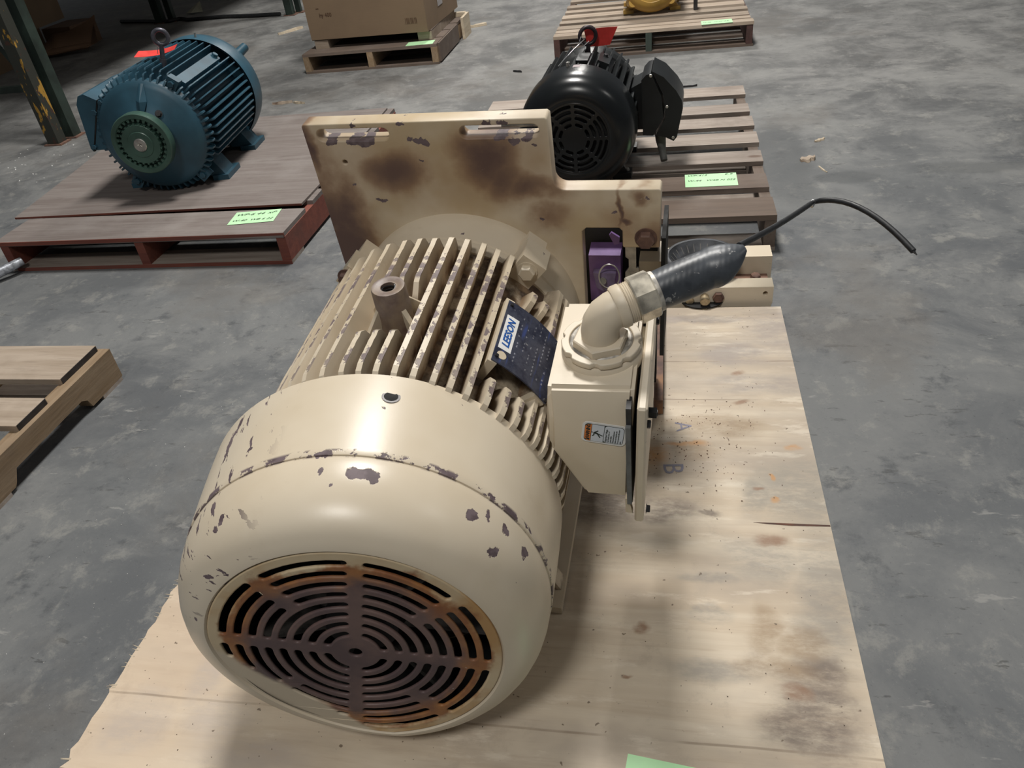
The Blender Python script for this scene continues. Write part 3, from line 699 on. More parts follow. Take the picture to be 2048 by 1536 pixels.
fins = [(7.4, FULL), (13.6, FULL), (20.2, FULL), (26, FULL), (32, FULL), (1.2, NOTA), (-4.8, NOTA), (-11.2, NOTA), (1.2, NOTB), (-4.8, NOTB), (-11.2, NOTB), (-18.9, FULL), (-27.2, FULL), (-35.3, FULL),
        (39, NEAR), (45.5, NEAR), (51.5, NEAR), (45.5, STUB), (51.5, STUB), (57.3, FULL), (62.3, FULL), (67.5, FULL)]
fins += [(-43-7.2*k, FULL) for k in range(10)] + [(73+6.2*k, FULL) for k in range(8)]
for a, me in fins:
    o = bpy.data.objects.new('fin', me); COL.objects.link(o); o.parent = frame_
    o.rotation_euler = (0, math.radians(a), 0)
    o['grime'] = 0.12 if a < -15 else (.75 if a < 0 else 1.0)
    if me is FULL: o.scale = (1, 1+rnd.uniform(-.006, .006), 1)
# eyebolt boss
bx, by = -.010, .330
b = MB(); b.lathe([(.19, .033), (.215, .029), (.235, .0265), (.283, .0258), (.2865, .0245), (.2870, .0185), (.2850, .0150), (.2850, .0115), (.25, .0105), (.25, .0001)], 40, (bx, by, 0), 'Z')
boss = b.build('eyebolt_boss', rusty('worn_brown_casting', (.13, .085, .072), (.235, .18, .15), (.36, .27, .17), .45), EM, 40)
b = MB(); P = [(bx+.0105*math.cos(t*.5), by+.0105*math.sin(t*.5), .25+t*.00044) for t in range(78)]; b.tube(P, .0012, 6); b.build('screw_thread', M_dark, boss, 60)
for a, s in ((.75, .035), (2.6, .032), (3.9, .03), (-.6, .03)):
    b = MB(); c_, s_ = math.cos(a), math.sin(a); t = Vector((c_, s_, 0)); w = Vector((-s_, c_, 0))*.004; o_ = Vector((bx, by, 0))
    b.hull([o_+t*.02+w+Vector((0, 0, .2)), o_+t*.02-w+Vector((0, 0, .2)), o_+t*(.02+s)+w+Vector((0, 0, .2)), o_+t*(.02+s)-w+Vector((0, 0, .2)), o_+t*.02+w+Vector((0, 0, .262)), o_+t*.02-w+Vector((0, 0, .262)), o_+t*(.02+s)+w+Vector((0, 0, .222)), o_+t*(.02+s)-w+Vector((0, 0, .222))])
    b.build('boss_web', M_cream, boss)
# end bell and bolt lugs
b = MB(); b.lathe([(.535, .19), (.535, .2135), (.545, .217), (.558, .2165), (.560, .2135), (.563, .2135), (.565, .2165), (.600, .2185), (.625, .2185), (.641, .2165), (.641, .1)], 96); eb = b.build('end_bell', M_cream, EM, 35)
for a in (40, -47, 141, -141):
    R = Matrix.Rotation(math.radians(a), 3, 'Y'); b = MB()
    b.box((-.023, .515, .195), (.023, .565, .262 if a > 0 else .252), R); b.bevel(.007, 2); lug = b.build('bolt_lug', M_cream, EM, 40)
    p = R @ Vector((0, .515, .240)); hexbolt('lug_bolt', p, R @ Vector((0, -1, 0)), .014, .013, M_rust if a != 40 else M_cream, lug)
    b = MB(); b.box((-.019, .565, .20), (.019, .61, .245), R); b.bevel(.005); b.build('flange_ear', M_cream, lug)
# mounting plate
zbot = -.343
fil = [(.205-.0+.022-.022*math.cos(t*PI/12)-.022, .262+.022-.022*math.sin(t*PI/12)) for t in range(7)]
outl = [(-.243, zbot), (-.243, .387), (-.240, .3905), (.181, .3915), (.1855, .388)] + [(.186+.022*(1-math.cos(t*PI/12)), .262+.022*(1-math.sin(t*PI/12))) for t in range(7)] + \
       [(.363, .262), (.3665, .258), (.3655, .149), (.363, .147), (.302, .147), (.3005, .150), (.3005, .181), (.295, .187), (.238, .187), (.230, .180), (.2275, .0), (.227, -.06), (.352, -.06), (.352, zbot)]
me = flat2d(outl, [stadium(-.219, -.087, .3705, .0112), stadium(.037, .171, .3700, .0112), circ(-.181, .320, .0045, 14)], .034, .0018)
link('mounting_plate', mesh_map(me, lambda v: Vector((v.x, .657-v.z, v.y))), M_plate, EM).data.flip_normals()
plate = EM.children[-1]; plate['label'] = 'flat cream steel plate with two slots and brown scorch stains'
hexbolt('plate_bolt', (.341, .640, .168), (0, -1, 0), .0155, .017, M_rust, plate)
b = MB(); b.cyl((.105, .66, .372), (.168, .66, .372), .004, .004, 8); b.build('slot_bolt', M_zinc, plate)

# nameplate on a cast pad
def cylpt(deg, y, R): a = math.radians(deg); return Vector((R*math.sin(a), y, R*math.cos(a)))
def patch(name, a0, a1, y0, y1, R0, R1, mat, par, na=10, skew=0.0, bow=0.0):
    b = MB(); rr = []
    for i in range(na+1):
        a = a0+(a1-a0)*i/na; k = bow*math.sin(PI*i/na); s = skew*i/na
        rr.append([cylpt(a, y0+s, R0), cylpt(a, y1+s, R0), cylpt(a, y1+s, R1+k), cylpt(a, y0+s, R1+k)])
    b.rings(rr); return b.build(name, mat, par)
pad = patch('nameplate_pad', 34.6, 38.0, .268, .412, .19, .2510, M_cream, EM, 3)
patch('pad_foot', 55, 60, .262, .275, .19, .2505, M_cream, pad, 3)
npl = patch('nameplate', 35.6, 60.5, .270, .407, .2518, .2532, M_np, EM, 12, -.006, .001)
npl['label'] = 'scratched navy metal nameplate'
patch('logo_field', 36.5, 41.4, .299, .374, .2536, .2540, M_white, npl, 4)
lettering('logo_lettering', 'LEESON', .0170, M_navyink, npl, lambda v: cylpt(38.95-math.degrees(v.y/.2545), .3365+v.x, .2545), shear=.18, bold=.00055, space=1.0)
b = MB(); b.rings([[cylpt(38.6+math.degrees(y/.2535), .287+x, r_2) for x, y in circ(0, 0, .0078, 20)] for r_2 in (.2534, .2541)]); b.build('paint_dot', M_cream, npl)
for a, y in ((37.0, .281), (37.0, .398), (59.4, .268), (59.2, .394)):
    p = cylpt(a, y, .2530); b = MB(); b.cyl(p, p*1.0+cylpt(a, 0, .0035), .0032, .0026, 12); b.build('rivet', M_dark, npl)
r_ = random.Random(11)
for i in range(6):                      # stamped columns of small characters, worn to specks
    b = MB()
    for k in range(13):
        if r_.random() < .4: continue
        y = .287+.008*k; a = 42.8+2.7*i+r_.uniform(-.12, .12)
        b.rings([[cylpt(a+da, y+dy, r_2) for da, dy in ((-.25, 0), (.25, 0), (.25, r_.uniform(.002, .006)), (-.25, .003))] for r_2 in (.2535, .2542)])
    b.build('stamped_marks', plain('stamped_light', (.25, .26, .31), .4, .4, .4), npl)

# terminal box
tb = thing_ = MB(); tb.hull([(.240, .2, .162), (.352, .2, .168), (.346, .2, 0), (.282, .2, 0), (.236, .2, .10), (.237, .218, .207), (.355, .218, .211), (.237, .405, .207), (.355, .405, .211), (.346, .405, 0), (.282, .405, 0), (.236, .405, .10), (.226, .235, .13), (.226, .40, .13)])
tb.bevel(.006, 2, 15); tb = tb.build('terminal_box', M_box, EM, 25); tb['label'] = 'cream cast terminal box on the side of the motor'
box('gasket', (.345, .194, -.002), (.352, .408, .196), M_dark, tb)
b = MB(); b.hull([(.3415, .190, -.022), (.352, .190, -.024), (.3465, .190, .01), (.3415, .19, .01), (.3415, .2, -.022), (.352, .2, -.024), (.3465, .2, .01), (.3415, .2, .01)]); b.build('flange_corner', M_box, tb)
box('gasket_strip', (.3445, .188, .0), (.3515, .1945, .165), plain('grey_gasket', (.13, .135, .135), .6, 0, .3), tb)
b = MB(); b.hull([(.3545, .186, -.040), (.368, .186, -.040), (.3545, .412, -.040), (.368, .412, -.040), (.3605, .186, .205), (.374, .186, .205), (.3605, .412, .205), (.374, .412, .205)]); b.bevel(.003)
b.build('box_lid', M_cream, tb)
for y, z in ((.198, .165), (.198, -.02), (.398, .18), (.398, -.02)): hexbolt('lid_bolt', (.372-.0245*(.2-z)*.1, y, z), (1, 0, -.02), .0060, .006, M_dark, tb)
box('drain_plug', (.373, .224, .150), (.384, .234, .161), M_black, tb, .0015)
hx, hy = .303, .297
b = MB(); b.lathe([(.198, .058), (.214, .0565), (.2185, .053), (.2185, .001)], 48, (hx, hy, 0), 'Z'); hub = b.build('conduit_hub', M_box, tb, 40)
b = MB(); pr = []
for k in range(72):
    a = 2*PI*k/72; rr_ = .0560 if k % 9 not in (0, 1) else .0520; pr.append((hx+rr_*math.sin(a), hy+rr_*math.cos(a)))
me = flat2d(pr, [circ(hx, hy, .0445, 48)], .009, .0012); link('lock_ring', mesh_map(me, lambda v: Vector((v.x, v.y, .224+v.z))), M_cream, tb)
b = MB(); b.lathe([(.216, .0445), (.2265, .0440), (.2285, .0415), (.2275, .036), (.2255, .033), (.2255, .001)], 48, (hx, hy, 0), 'Z'); b.build('hub_washer', M_silverdust, tb, 40)
# warning label
er = Vector((.9915, 0, -.130)); eu = Vector((.130, 0, .9915)); lc = Vector((.314, .1996, .139))
def lab(lay): return lambda v: lc+er*v.x+eu*v.y+Vector((0, -lay, 0))
def labpoly(name, poly, lay, mat, par, th=.0002):
    b = MB(); f_ = lab(lay); b.rings([[f_(Vector((x, y, 0)))+Vector((0, d, 0)) for x, y in poly] for d in (0, th)]); return b.build(name, mat, par)
wl = labpoly('warning_label', rect(-.0308, .0308, -.0205, .0205, .008), .0006, M_white, tb, .0006); wl['label'] = 'white and orange electrical warning sticker'
LW = wl.parent
def L2(name, poly, lay, mat): return labpoly(name, poly, lay, mat, LW)
L2('label_field', rect(-.0272, .0272, -.0172, .0172, .005), .0010, M_ink, )
L2('label_panel', rect(-.0175, -.0005, -.0166, .0166), .0013, M_lblue)
L2('label_panel', rect(.0003, .0266, -.0166, .0166, .0045), .0013, M_lblue)
L2('label_band', [(-.0267, -.012), (-.0225, -.0166), (-.0182, -.0166), (-.0182, .0166), (-.0225, .0166), (-.0267, .012)], .0013, M_orange)
ROT = lambda a0, b0, lay: (lambda v: lab(lay)(Vector((a0-v.y, b0+v.x, 0))))
lettering('warning_word', 'WARNING', .0076, M_ink, LW, ROT(-.0222, .0018, .0016), bold=.00022, space=.78)
L2('alert_triangle', [(-.0193, -.0155), (-.0193, -.0110), (-.0250, -.01325)], .0016, M_ink)
for i, t_ in enumerate(('Hazardous Voltage.', 'Can shock, burn, or', 'cause death.', 'Disconnect all power', 'before servicing this unit.', 'Do not operate with cover', 'open.')):
    lettering('label_text', t_, (.0040, .0034, .0034, .0034, .0031, .0031, .0031)[i], M_ink, LW, ROT(.0032+.0034*i, -.0155, .0016), bold=.00005, align='LEFT', space=.86)
def stroke(p, w=.0008):
    (x0, y0), (x1, y1) = p; d = Vector((x1-x0, y1-y0)); n = Vector((-d.y, d.x)).normalized()*w
    L2('figure_stroke', [(x0+n.x, y0+n.y), (x0-n.x, y0-n.y), (x1-n.x, y1-n.y), (x1+n.x, y1+n.y)], .0016, M_ink)
L2('figure_head', circ(-.0165, .0015, .0010, 10), .0016, M_ink)
for sgm in (((-.0137, .001), (-.0085, .0055)), ((-.0140, .0015), (-.0136, -.0035)), ((-.0136, -.0035), (-.0158, -.0058))): stroke(sgm)
stroke(((-.0138, .0012), (-.0088, -.0005)), .0014)
stroke(((-.0090, -.0004), (-.0015, -.0040))); stroke(((-.0092, -.0006), (-.0048, -.0080)))

# conduit elbow, hose and loose cable
d_ = Vector((.159, .072, .037)).normalized()
b = MB(); q0 = Vector((hx, hy-.007, 0))
path = [q0+Vector((0, 0, .228)), q0+Vector((0, 0, .250)), q0+Vector((.0025, .0011, .262)), q0+Vector((.009, .004, .273)), q0+Vector((.018, .008, .279)), q0+Vector((.026, .0116, .2815))]
b.tube(path, [.0262, .0264, .0266, .0266, .0262, .026], 32); el = b.build('conduit_elbow', M_box, EM, 50); el['label'] = 'thick cream painted conduit elbow'
b = MB(); b.rings([[(q0.x+x*k, q0.y+y*k, z) for x, y in hexa(.039, .35)] for z, k in ((.2275, 1), (.239, 1), (.2405, .95))]); b.build('hex_collar', M_box, el)
q1 = q0+Vector((.024, .0108, .281)); KS = .77; dq = d_.to_track_quat('Z', 'Y').to_matrix()
def along(name, secs, mat, par, n=32, sm=40, poly=None):
    b = MB(); b.rings([[q1+d_*t+dq @ Vector((x*r*KS, y*r*KS, 0)) for x, y in (poly or circ(0, 0, 1, n))] for t, r in secs]); return b.build(name, mat, par, sm)
along('elbow_shoulder', [(-.004, .036), (0, .0395), (.009, .0395), (.011, .037)], M_box, el)
sec = []
for k in range(5): sec += [(.0115+.0028*k, .0362), (.0129+.0028*k, .0378)]
along('pipe_thread', sec+[(.0262, .036)], M_cream, el)
along('compression_nut', [(.0225, .0415), (.0245, .0432), (.050, .0425), (.0525, .0395)], plain('worn_silver_nut', (.62, .57, .47), .28, .55, .45, 30, bump=.1), el, 8, 20)
along('end_ferrule', [(.0525, .0372), (.0575, .0365), (.0585, .034)], M_silverdust, el)
b = MB(); rr = []
up = Vector((0, 0, 1)); up = (up-d_*up.dot(d_)).normalized(); sd = d_.cross(up)
for i in range(25):
    t = i/24; dist = .055+t*.125; k = 0 if t < .62 else (t-.62)/.38
    ru = .0268+.0020*math.sin(min(1, t/.62)*PI)*.6; rs = ru
    sh = 0.0
    if k > 0: ru = .0272*(1-k**1.7)+.004*k; rs = .0295*(1-.80*k**2.4)+.001; sh = .016*k**1.6
    rr.append([q1+d_*dist+up*(sh+ru*math.cos(a))+sd*(rs*math.sin(a)+.008*k) for a in [2*PI*j/28 for j in range(28)]])
b.rings(rr); hs = b.build('conduit_hose', M_hose, EM, 60); hs['label'] = 'dark slate flexible conduit, crushed at its end'
tip_ = q1+d_*.176+up*.017
kink = toL((1.152, -.620, .72)); endp = toL((1.272, -.762, .70))
b = MB(); n_ = 10
pth = [tip_.lerp(kink, i/n_)+Vector((0, 0, -.004*math.sin(PI*i/n_))) for i in range(n_)]
mid = kink.lerp(endp, .42)+Vector((.006, .035, .034))
for i in range(13):
    t = i/12; pth.append(kink*(1-t)**2+mid*2*t*(1-t)+endp*t*t)
b.tube(pth, [.0044]*n_+[.0036]+[.0046]*12, 10); cb = b.build('loose_cable', M_rubber, EM, 60); cb['label'] = 'black cable bent over at the end of the conduit'
b = MB(); b.cyl(kink-Vector((.004, .005, .004)), kink+Vector((.001, .002, 0)), .0052, .0045, 8); b.build('frayed_spot', M_wire, cb)
b = MB(); b.tube([endp, endp+(endp-pth[-2]).normalized()*.008], [.0022, .0008], 6); b.build('wire_tip', M_rubber, cb)

# feet
for sgn in (1, -1):
    rail = MB(); zr = -.272
    rail.box((min(.150*sgn, .232*sgn), .150, zr), (max(.150*sgn, .232*sgn), .50, zr+.018)); rail.bevel(.002); ft = rail.build('foot_rail', M_cream, EM)
    for y in (.185, .455):
        b = MB(); b.prism([(.10*sgn, -.165), (.175*sgn, -.13), (.228*sgn, zr+.015), (.155*sgn, zr+.015)], y, y+.03); b.build('foot_web', M_shell, ft)

# purple latch, strap and an added black panel giving the dark behind the plate opening
box('dark_panel', (-.12, .765, -.30), (.355, .80, .125), M_black, EM)
box('rear_side_plate', (.366, .678, -.14), (.374, .79, .142), M_black, EM)
pb = MB(); pb.box((.227, .715, -.03), (.288, .76, .078)); pb.bevel(.005, 2); pb = pb.build('purple_latch', M_purple, EM, 40)
b = MB(); b.hull([(.236, .70, .047), (.280, .70, .047), (.276, .70, .02), (.262, .70, .0), (.242, .70, .012), (.236, .716, .047), (.280, .716, .047), (.276, .716, .02), (.262, .716, .0), (.242, .716, .012)]); b.build('latch_plate', plain('grey_purple', (.17, .13, .22), .45, 0, .2), pb)
b = MB(); b.tube([(.268+.0195*math.cos(t), .693+.006*math.sin(t), .045+.0235*math.sin(t)) for t in [2*PI*k/28 for k in range(28)]], .0016, 8, closed=True); b.build('pull_ring', M_steel, pb, 60)
b = MB(); b.cyl((.255, .712, .028), (.255, .694, .032), .0075, .0070, 14); b.build('latch_pin', M_zinc, pb, 40)
b = MB(); b.prism([(.270, .133), (.274, .139), (.289, .128), (.288, .115), (.279, .112)], .70, .705); b.build('purple_corner', M_purple, EM)
b = MB(); b.prism([(.297, .1), (.317, .1), (.317, .045), (.322, .045), (.322, -.04), (.296, -.04), (.296, .034), (.303, .045), (.303, .065), (.297, .07)], .722, .727); sp_ = b.build('steel_strap', M_zinc, EM)
box('cream_block', (.322, .73, -.10), (.364, .80, .055), M_cream, EM, .003)

# air actuator bracket over the far edge of the plywood
LT = lambda v: toL(v)
def wbuild(b, name, mat, par, sm=None): b.xf(LT); return b.build(name, mat, par, sm)
me = flat2d([(.90, .132), (1.186, .132), (1.196, .140), (1.201, .158), (1.201, .206), (.90, .206)], [circ(1.181, .186, .0062, 16)], .05, .001)
bar = link('bracket_bar', mesh_map(me, lambda v: LT(Vector((v.x, .045-v.z, v.y)))), M_box, EM); bar.data.flip_normals(); bar['label'] = 'cream actuator bracket bar at the far plywood edge'
b = MB(); b.box((.90, .197, .132), (1.216, .266, .205)); b.bevel(.002); ub = wbuild(b, 'bracket_bar', M_box, EM)
b = MB(); b.box((.905, .065, .128), (1.205, .20, .150)); wbuild(b, 'bracket_web', M_rust, bar)
b = MB(); b.box((.895, -.47, .162), (.915, .27, .20)); wbuild(b, 'bracket_arm', M_rust, bar)
cx, cy = 1.018, .135
b = MB(); b.lathe([(.15, .055), (.17, .078), (.205, .098), (.232, .104), (.243, .103), (.249, .097), (.2485, .090), (.240, .0845), (.212, .060), (.208, .052), (.216, .044), (.218, .001)], 72, (cx, cy, 0), 'Z')
bl = wbuild(b, 'rubber_bellows', M_bell, EM, 50); bl['label'] = 'dished ribbed rubber bellows between the cream bars'
M_rib = plain('pale_worn_rubber', (0.13, 0.125, 0.12), .7, 0, .3)
for k in range(26):
    a = 2*PI*k/26; R = Matrix.Rotation(a, 3, 'Z'); b = MB()
    b.hull([Vector((cx, cy, 0))+R @ Vector(p) for p in ((-.0016, -.083, .240), (.0016, -.083, .240), (-.0012, -.062, .2135), (.0012, -.062, .2135), (-.0016, -.083, .2345), (.0016, -.083, .2345), (-.0012, -.062, .2085), (.0012, -.062, .2085))]); wbuild(b, 'bellows_rib', M_rib, bl)
b = MB(); b.lathe([(.1585, .001), (.1585, .062), (.1625, .064), (.1625, .001)], 48, (cx, .052, 0), 'Z'); wbuild(b, 'shadow_disc', M_black, bar, 40)  # black disc laid in place of the shadow under the fitting
def fit_(secs, p, mat, name, n=20, poly=None, d=Vector((0, -1, 0))):
    q = d.normalized().to_track_quat('Z', 'Y').to_matrix(); p = Vector(p); b = MB()
    b.rings([[p+d.normalized()*t+q @ Vector((x*r, y*r, 0)) for x, y in (poly or circ(0, 0, 1, n))] for t, r in secs]); return wbuild(b, name, mat, bar, 30)
dn = Vector((.05, -.55, -.05))
fit_([(0, .012), (.008, .012), (.009, .0105)], (.985, .02, .170), M_brass, 'bracket_bolt', 6)
fit_([(-.005, .0115), (.012, .0115), (.014, .013), (.024, .013), (.0255, .0105)], (1.024, .02, .178), M_brass, 'air_fitting', 20, None, Vector((.02, -1, -.05)))
fit_([(.022, .012), (.026, .0125), (.042, .0125), (.046, .009)], (1.024, .02, .166), M_brass, 'fitting_nut', 6, None, Vector((0, -.6, -.4)))
fit_([(0, .0155), (.008, .0155), (.010, .013), (.007, .011)], (1.060, .02, .178), M_rust, 'hex_plug', 6)
for x, y, s in ((1.165, .10, .013), (1.185, .13, .016), (1.17, .17, .014)):
    fit_([(0, s), (.012, s), (.014, s*.8)], (x, y, .150), M_rust, 'rusty_nut', 6, None, Vector((.1, -.1, 1)))
fit_([(0, .02), (.02, .019), (.03, .012)], (1.135, .105, .150), M_cream, 'cream_boss', 14, None, Vector((.2, 0, 1)))

# ------------------------------------------------------------------ shared motor pieces
def radial_fins(par, angles, y0, y1, r0, r1, th, mat, name='fin', hook=0.0):
    b = MB(); pr = [(y0, r0), (y0+hook, r1-.006), (y0+hook+.006, r1), (y1-.006, r1), (y1, r1-.006), (y1, r0)]
    b.rings([[(s*th/2*(1 if z < r1-.003 else .7), y, z) for y, z in pr] for s in (-1, 1)])
    bmesh.ops.recalc_face_normals(b.bm, faces=b.bm.faces); me = bpy.data.meshes.new(name); b.bm.to_mesh(me); b.bm.free(); me.materials.append(mat)
    for a in angles:
        o = bpy.data.objects.new(name, me); COL.objects.link(o); o.parent = par; o.rotation_euler = (0, math.radians(a), 0)
def eyebolt(par, base, top, r, w, mat):
    base = Vector(base); top = Vector(top); d = (top-base).normalized(); sd = Vector((1, .25, 0)); sd = (sd-d*sd.dot(d)).normalized()
    b = MB(); b.cyl(base-d*.02, base+d*.012, w*1.7, w*1.5, 16); b.cyl(base, top-d*(r-.004), w*1.2, w*1.05, 14)
    b.tube([top+r*(math.cos(t)*d+math.sin(t)*sd) for t in [2*PI*k/32 for k in range(32)]], w, 10, closed=True)
    return b.build('eyebolt', mat, par, 40)
def foot(par, x0, x1, y0, y1, zb, mat, top):
    b = MB(); b.box((x0, y0, zb), (x1, y1, zb+.022)); b.bevel(.004)
    ft = b.build('foot', mat, par); xm = x0 if abs(x0) < abs(x1) else x1; xo = x1 if xm == x0 else x0
    b = MB(); b.prism([(xm*.55, top), (xm, top), (xo*.93, zb+.02), (xm*.7, zb+.02)], y0+.012, y1-.03); b.build('foot_web', mat, ft)
    return ft
# ------------------------------------------------------------------ teal blue motor on the red pallet
BM = thing('electric_motor', 'teal blue finned motor with green gear coupling on the red pallet', 'motor', at(-1.165, .966, .385, .1213))
b = MB(); b.lathe([(.10, .001), (.10, .19), (.14, .205), (.66, .205), (.66, .001)], 72); bf = b.build('stator_frame', M_blue, BM, 30)
radial_fins(bf, [a for a in range(-118, 125, 7) if not 33 < a < 47], .165, .675, .19, .252, .007, M_blue, hook=.012)
b = MB(); b.lathe([(.035, .001), (.035, .072), (.050, .085), (.066, .11), (.080, .150), (.098, .195), (.106, .213), (.118, .222), (.150, .222), (.150, .1)], 96); be = b.build('end_bell', M_blue, BM, 30)
be['label'] = 'smooth domed blue end shield'
radial_fins(be, [a+3.5 for a in range(-125, 236, 7)], .108, .160, .205, .2445, .008, M_blue, 'bell_fin', .014)
b = MB(); R = Matrix.Rotation(math.radians(10), 3, 'Y'); b.hull([R @ Vector(p) for p in ((-.004, .045, .085), (.004, .045, .085), (-.022, .075, .15), (.022, .075, .15), (-.010, .103, .212), (.010, .103, .212), (0, .055, .15), (0, .10, .212), (0, .10, .08))]); b.build('shield_rib', M_blue, be)
hexbolt('grease_plug', (.085, .062, .095), (.2, -1, .4), .012, .012, M_dark, be)
for a in (38, -62, 142, 218):
    R = Matrix.Rotation(math.radians(a), 3, 'Y')
    b = MB(); b.box((-.024, .125, .205), (.024, .165, .262), R); b.bevel(.006); lg = b.build('bolt_lug', M_blue, be)
    hexbolt('lug_bolt', R @ Vector((0, .125, .24)), R @ Vector((0, -1, 0)), .013, .012, M_blue, lg)
R = Matrix.Rotation(math.radians(40), 3, 'Y'); b = MB(); b.box((-.022, .20, .2), (.022, .62, .240), R); b.bevel(.004); pd = b.build('barrel_rail', M_blue, bf)
hexbolt('rail_bolt', R @ Vector((0, .60, .240)), R @ Vector((0, 0, 1)), .014, .014, M_blue, pd)
b = MB(); b.lathe([(.683, .254), (.70, .2565), (.76, .2565), (.80, .250), (.83, .232), (.845, .20), (.85, .1), (.85, .001), (.84, .001), (.80, .22), (.683, .248)], 80, closed=False)
b.xf(lambda v: Vector((v.x, v.y, max(v.z, -.2445)))); bc = b.build('fan_cover', M_blue, BM, 35)
R = Matrix.Rotation(math.radians(52), 3, 'Y'); b = MB(); b.cyl(R @ Vector((0, .80, .225)), R @ Vector((0, .86, .262)), .024, .02, 16); b.build('cover_boss', M_blue, bc, 40)
b = MB(); b.cyl((.048, .71, .252), (.052, .71, .272), .005, .005, 10); b.build('cover_screw', M_steel, bc, 40)
# gear coupling
b = MB(); b.lathe([(.004, .100), (0, .103), (0, .119), (.003, .122), (.040, .122), (.046, .118), (.05, .09), (.05, .03), (.022, .03), (.022, .100)], 72, closed=True); cp_ = b.build('gear_coupling', M_green, BM, 35); cp_['label'] = 'green toothed coupling half'
for k in range(28):
    a = 2*PI*k/28; R = Matrix.Rotation(a, 3, 'Y'); b = MB()
    b.hull([R @ Vector(p) for p in ((-.0075, .004, .103), (.0075, .004, .103), (-.0035, .004, .089), (.0035, .004, .089), (-.0075, .024, .103), (.0075, .024, .103), (-.0035, .024, .089), (.0035, .024, .089))]); b.build('coupling_tooth', M_green, cp_)
b = MB(); b.lathe([(.03, .080), (.004, .080), (-.004, .077), (-.004, .052), (-.008, .050), (-.008, .026)], 60, cap=False); b.build('coupling_hub', M_green, cp_, 35)
for k in range(24):
    a = 2*PI*k/24; R = Matrix.Rotation(a, 3, 'Y'); b = MB(); b.box((-.004, -.0028, .071), (.004, .02, .0835), R); b.build('hub_tooth', M_green, cp_)
b = MB(); b.lathe([(.05, .0265), (-.012, .0265), (-.014, .0245), (-.014, .0085), (-.008, .006), (-.004, .001)], 40); b.build('motor_shaft', M_steel, BM, 35)
for s in (1, -1):
    for y0 in (.20, .58): foot(BM, (.150 if s > 0 else -.228), (.222 if s > 0 else -.150), y0, y0+.15, -.246, M_blue, -.13)
# terminal box on its left side
b = MB(); b.prism([(-.176, .156), (-.276, -.040), (-.195, -.042), (-.12, -.03), (-.12, .15)], .120, .42); b.bevel(.004); tb2 = b.build('terminal_box', M_blue, BM)
b = MB(); b.prism([(-.181, .160), (-.226, .188), (-.252, .182), (-.271, .150), (-.274, .128), (-.289, -.030), (-.283, -.042)], .116, .43); b.bevel(.010, 3); b.build('box_lid', M_blue, tb2, 40)
b = MB(); b.prism([(-.175, .160), (-.180, .160), (-.284, -.044), (-.278, -.044)], .1175, .425); b.build('gasket', M_black, tb2)
for x, z in ((-.168, .15), (-.27, -.025)): hexbolt('box_bolt', (x, .12, z), (0, -1, 0), .010, .010, M_blue, tb2)
eyebolt(BM, (.068, .285, .245), (.093, .285, .338), .0285, .0085, plain('dark_forged_steel', (.10, .10, .12), .35, .5, .3))
RT = thing('hang_tag', 'red card tag lying under the eyebolt of the teal motor', 'tag', BM.matrix_world.copy(), 'red card hang tags on eyebolts')
b = MB(); rr = []
for i in range(11):
    u = i/10; x = -.052+.175*u; z = .272-.012*math.sin(u*PI)+.010*u; y = .318+.02*math.sin(u*PI)
    rr.append([(x, y-.026+.012*u, z), (x, y+.03, z+.012), (x, y+.03, z+.0128), (x, y-.026+.012*u, z+.0008)])
b.rings(rr); b.build('card', M_redtag, RT, 60)
b = MB(); b.tube([(.05, .30, .275), (.062, .295, .300), (.08, .283, .312)], .0012, 6); b.build('tie_wire', M_wire, RT)

# ------------------------------------------------------------------ gloss black motor
KM = thing('electric_motor', 'gloss black motor, fan grille facing the viewer, on the grey slatted pallet', 'motor', at(.602, .855, .343, -.0377))
NK = 80
b = MB(); b.lathe([(.165, .2135), (.10, .2125), (.062, .2085), (.036, .199), (.018, .184), (.006, .162), (.0, .140), (.002, .128), (.005, .124), (.008, .124), (.06, .2), (.165, .209)], NK); b.xf(lambda v: Vector((v.x, v.y, max(v.z, -.2118))))
kc = b.build('fan_cover', M_gloss, KM, 40)
ks = [(.046, .0565, 8, .012), (.068, .0795, 8, .012), (.0895, .1005, 8, .012), (.1085, .119, 8, .012)]
me = flat2d(circ(0, 0, .127, 64), slots(ks, 8, 0, 0), .006, .0015); mesh_map(me, lambda v: Vector((v.x, .006-v.z, v.y))); me.flip_normals(); link('grille', me, M_gloss, kc, 50)
b = MB(); b.lathe([(.03, .001), (.03, .125)], 40); b.build('cooling_fan', M_black, KM)
b = MB(); b.cyl((-.028, .150, .210), (-.028, .150, .226), .007, .006, 12); b.build('cover_screw', M_steel, kc, 40)
patch('arrow_sticker', -2.5, 4.5, .128, .158, .2126, .2134, plain('pinkish_sticker', (.38, .32, .33), .7, 0, .1), kc, 3)
b = MB(); b.lathe([(.16, .001), (.16, .165), (.52, .165), (.54, .18), (.58, .18), (.60, .15), (.60, .001)], 64); kf = b.build('stator_frame', M_matblk, KM, 30)
radial_fins(kf, [a for a in range(-110, 111, 10) if not (-10 <= a < 0)], .170, .525, .155, .205, .008, M_matblk, hook=.02)
for a, y in ((3, .22), (24, .25), (-90, .25)):
    R = Matrix.Rotation(math.radians(a), 3, 'Y'); b = MB(); b.box((-.022, y, .15), (.022, y+.11, .212), R); b.bevel(.006); b.build('frame_pad', M_matblk, kf)
R = Matrix.Rotation(math.radians(24), 3, 'Y'); hexbolt('pad_bolt', R @ Vector((0, .33, .212)), R @ Vector((0, 0, 1)), .009, .009, M_dark, kf)
for s in (1, -1):
    for y0 in (.16, .44): foot(KM, .115*s if s > 0 else -.185, .185 if s > 0 else -.115, y0, y0+.06, -.2125, M_matblk, -.10)
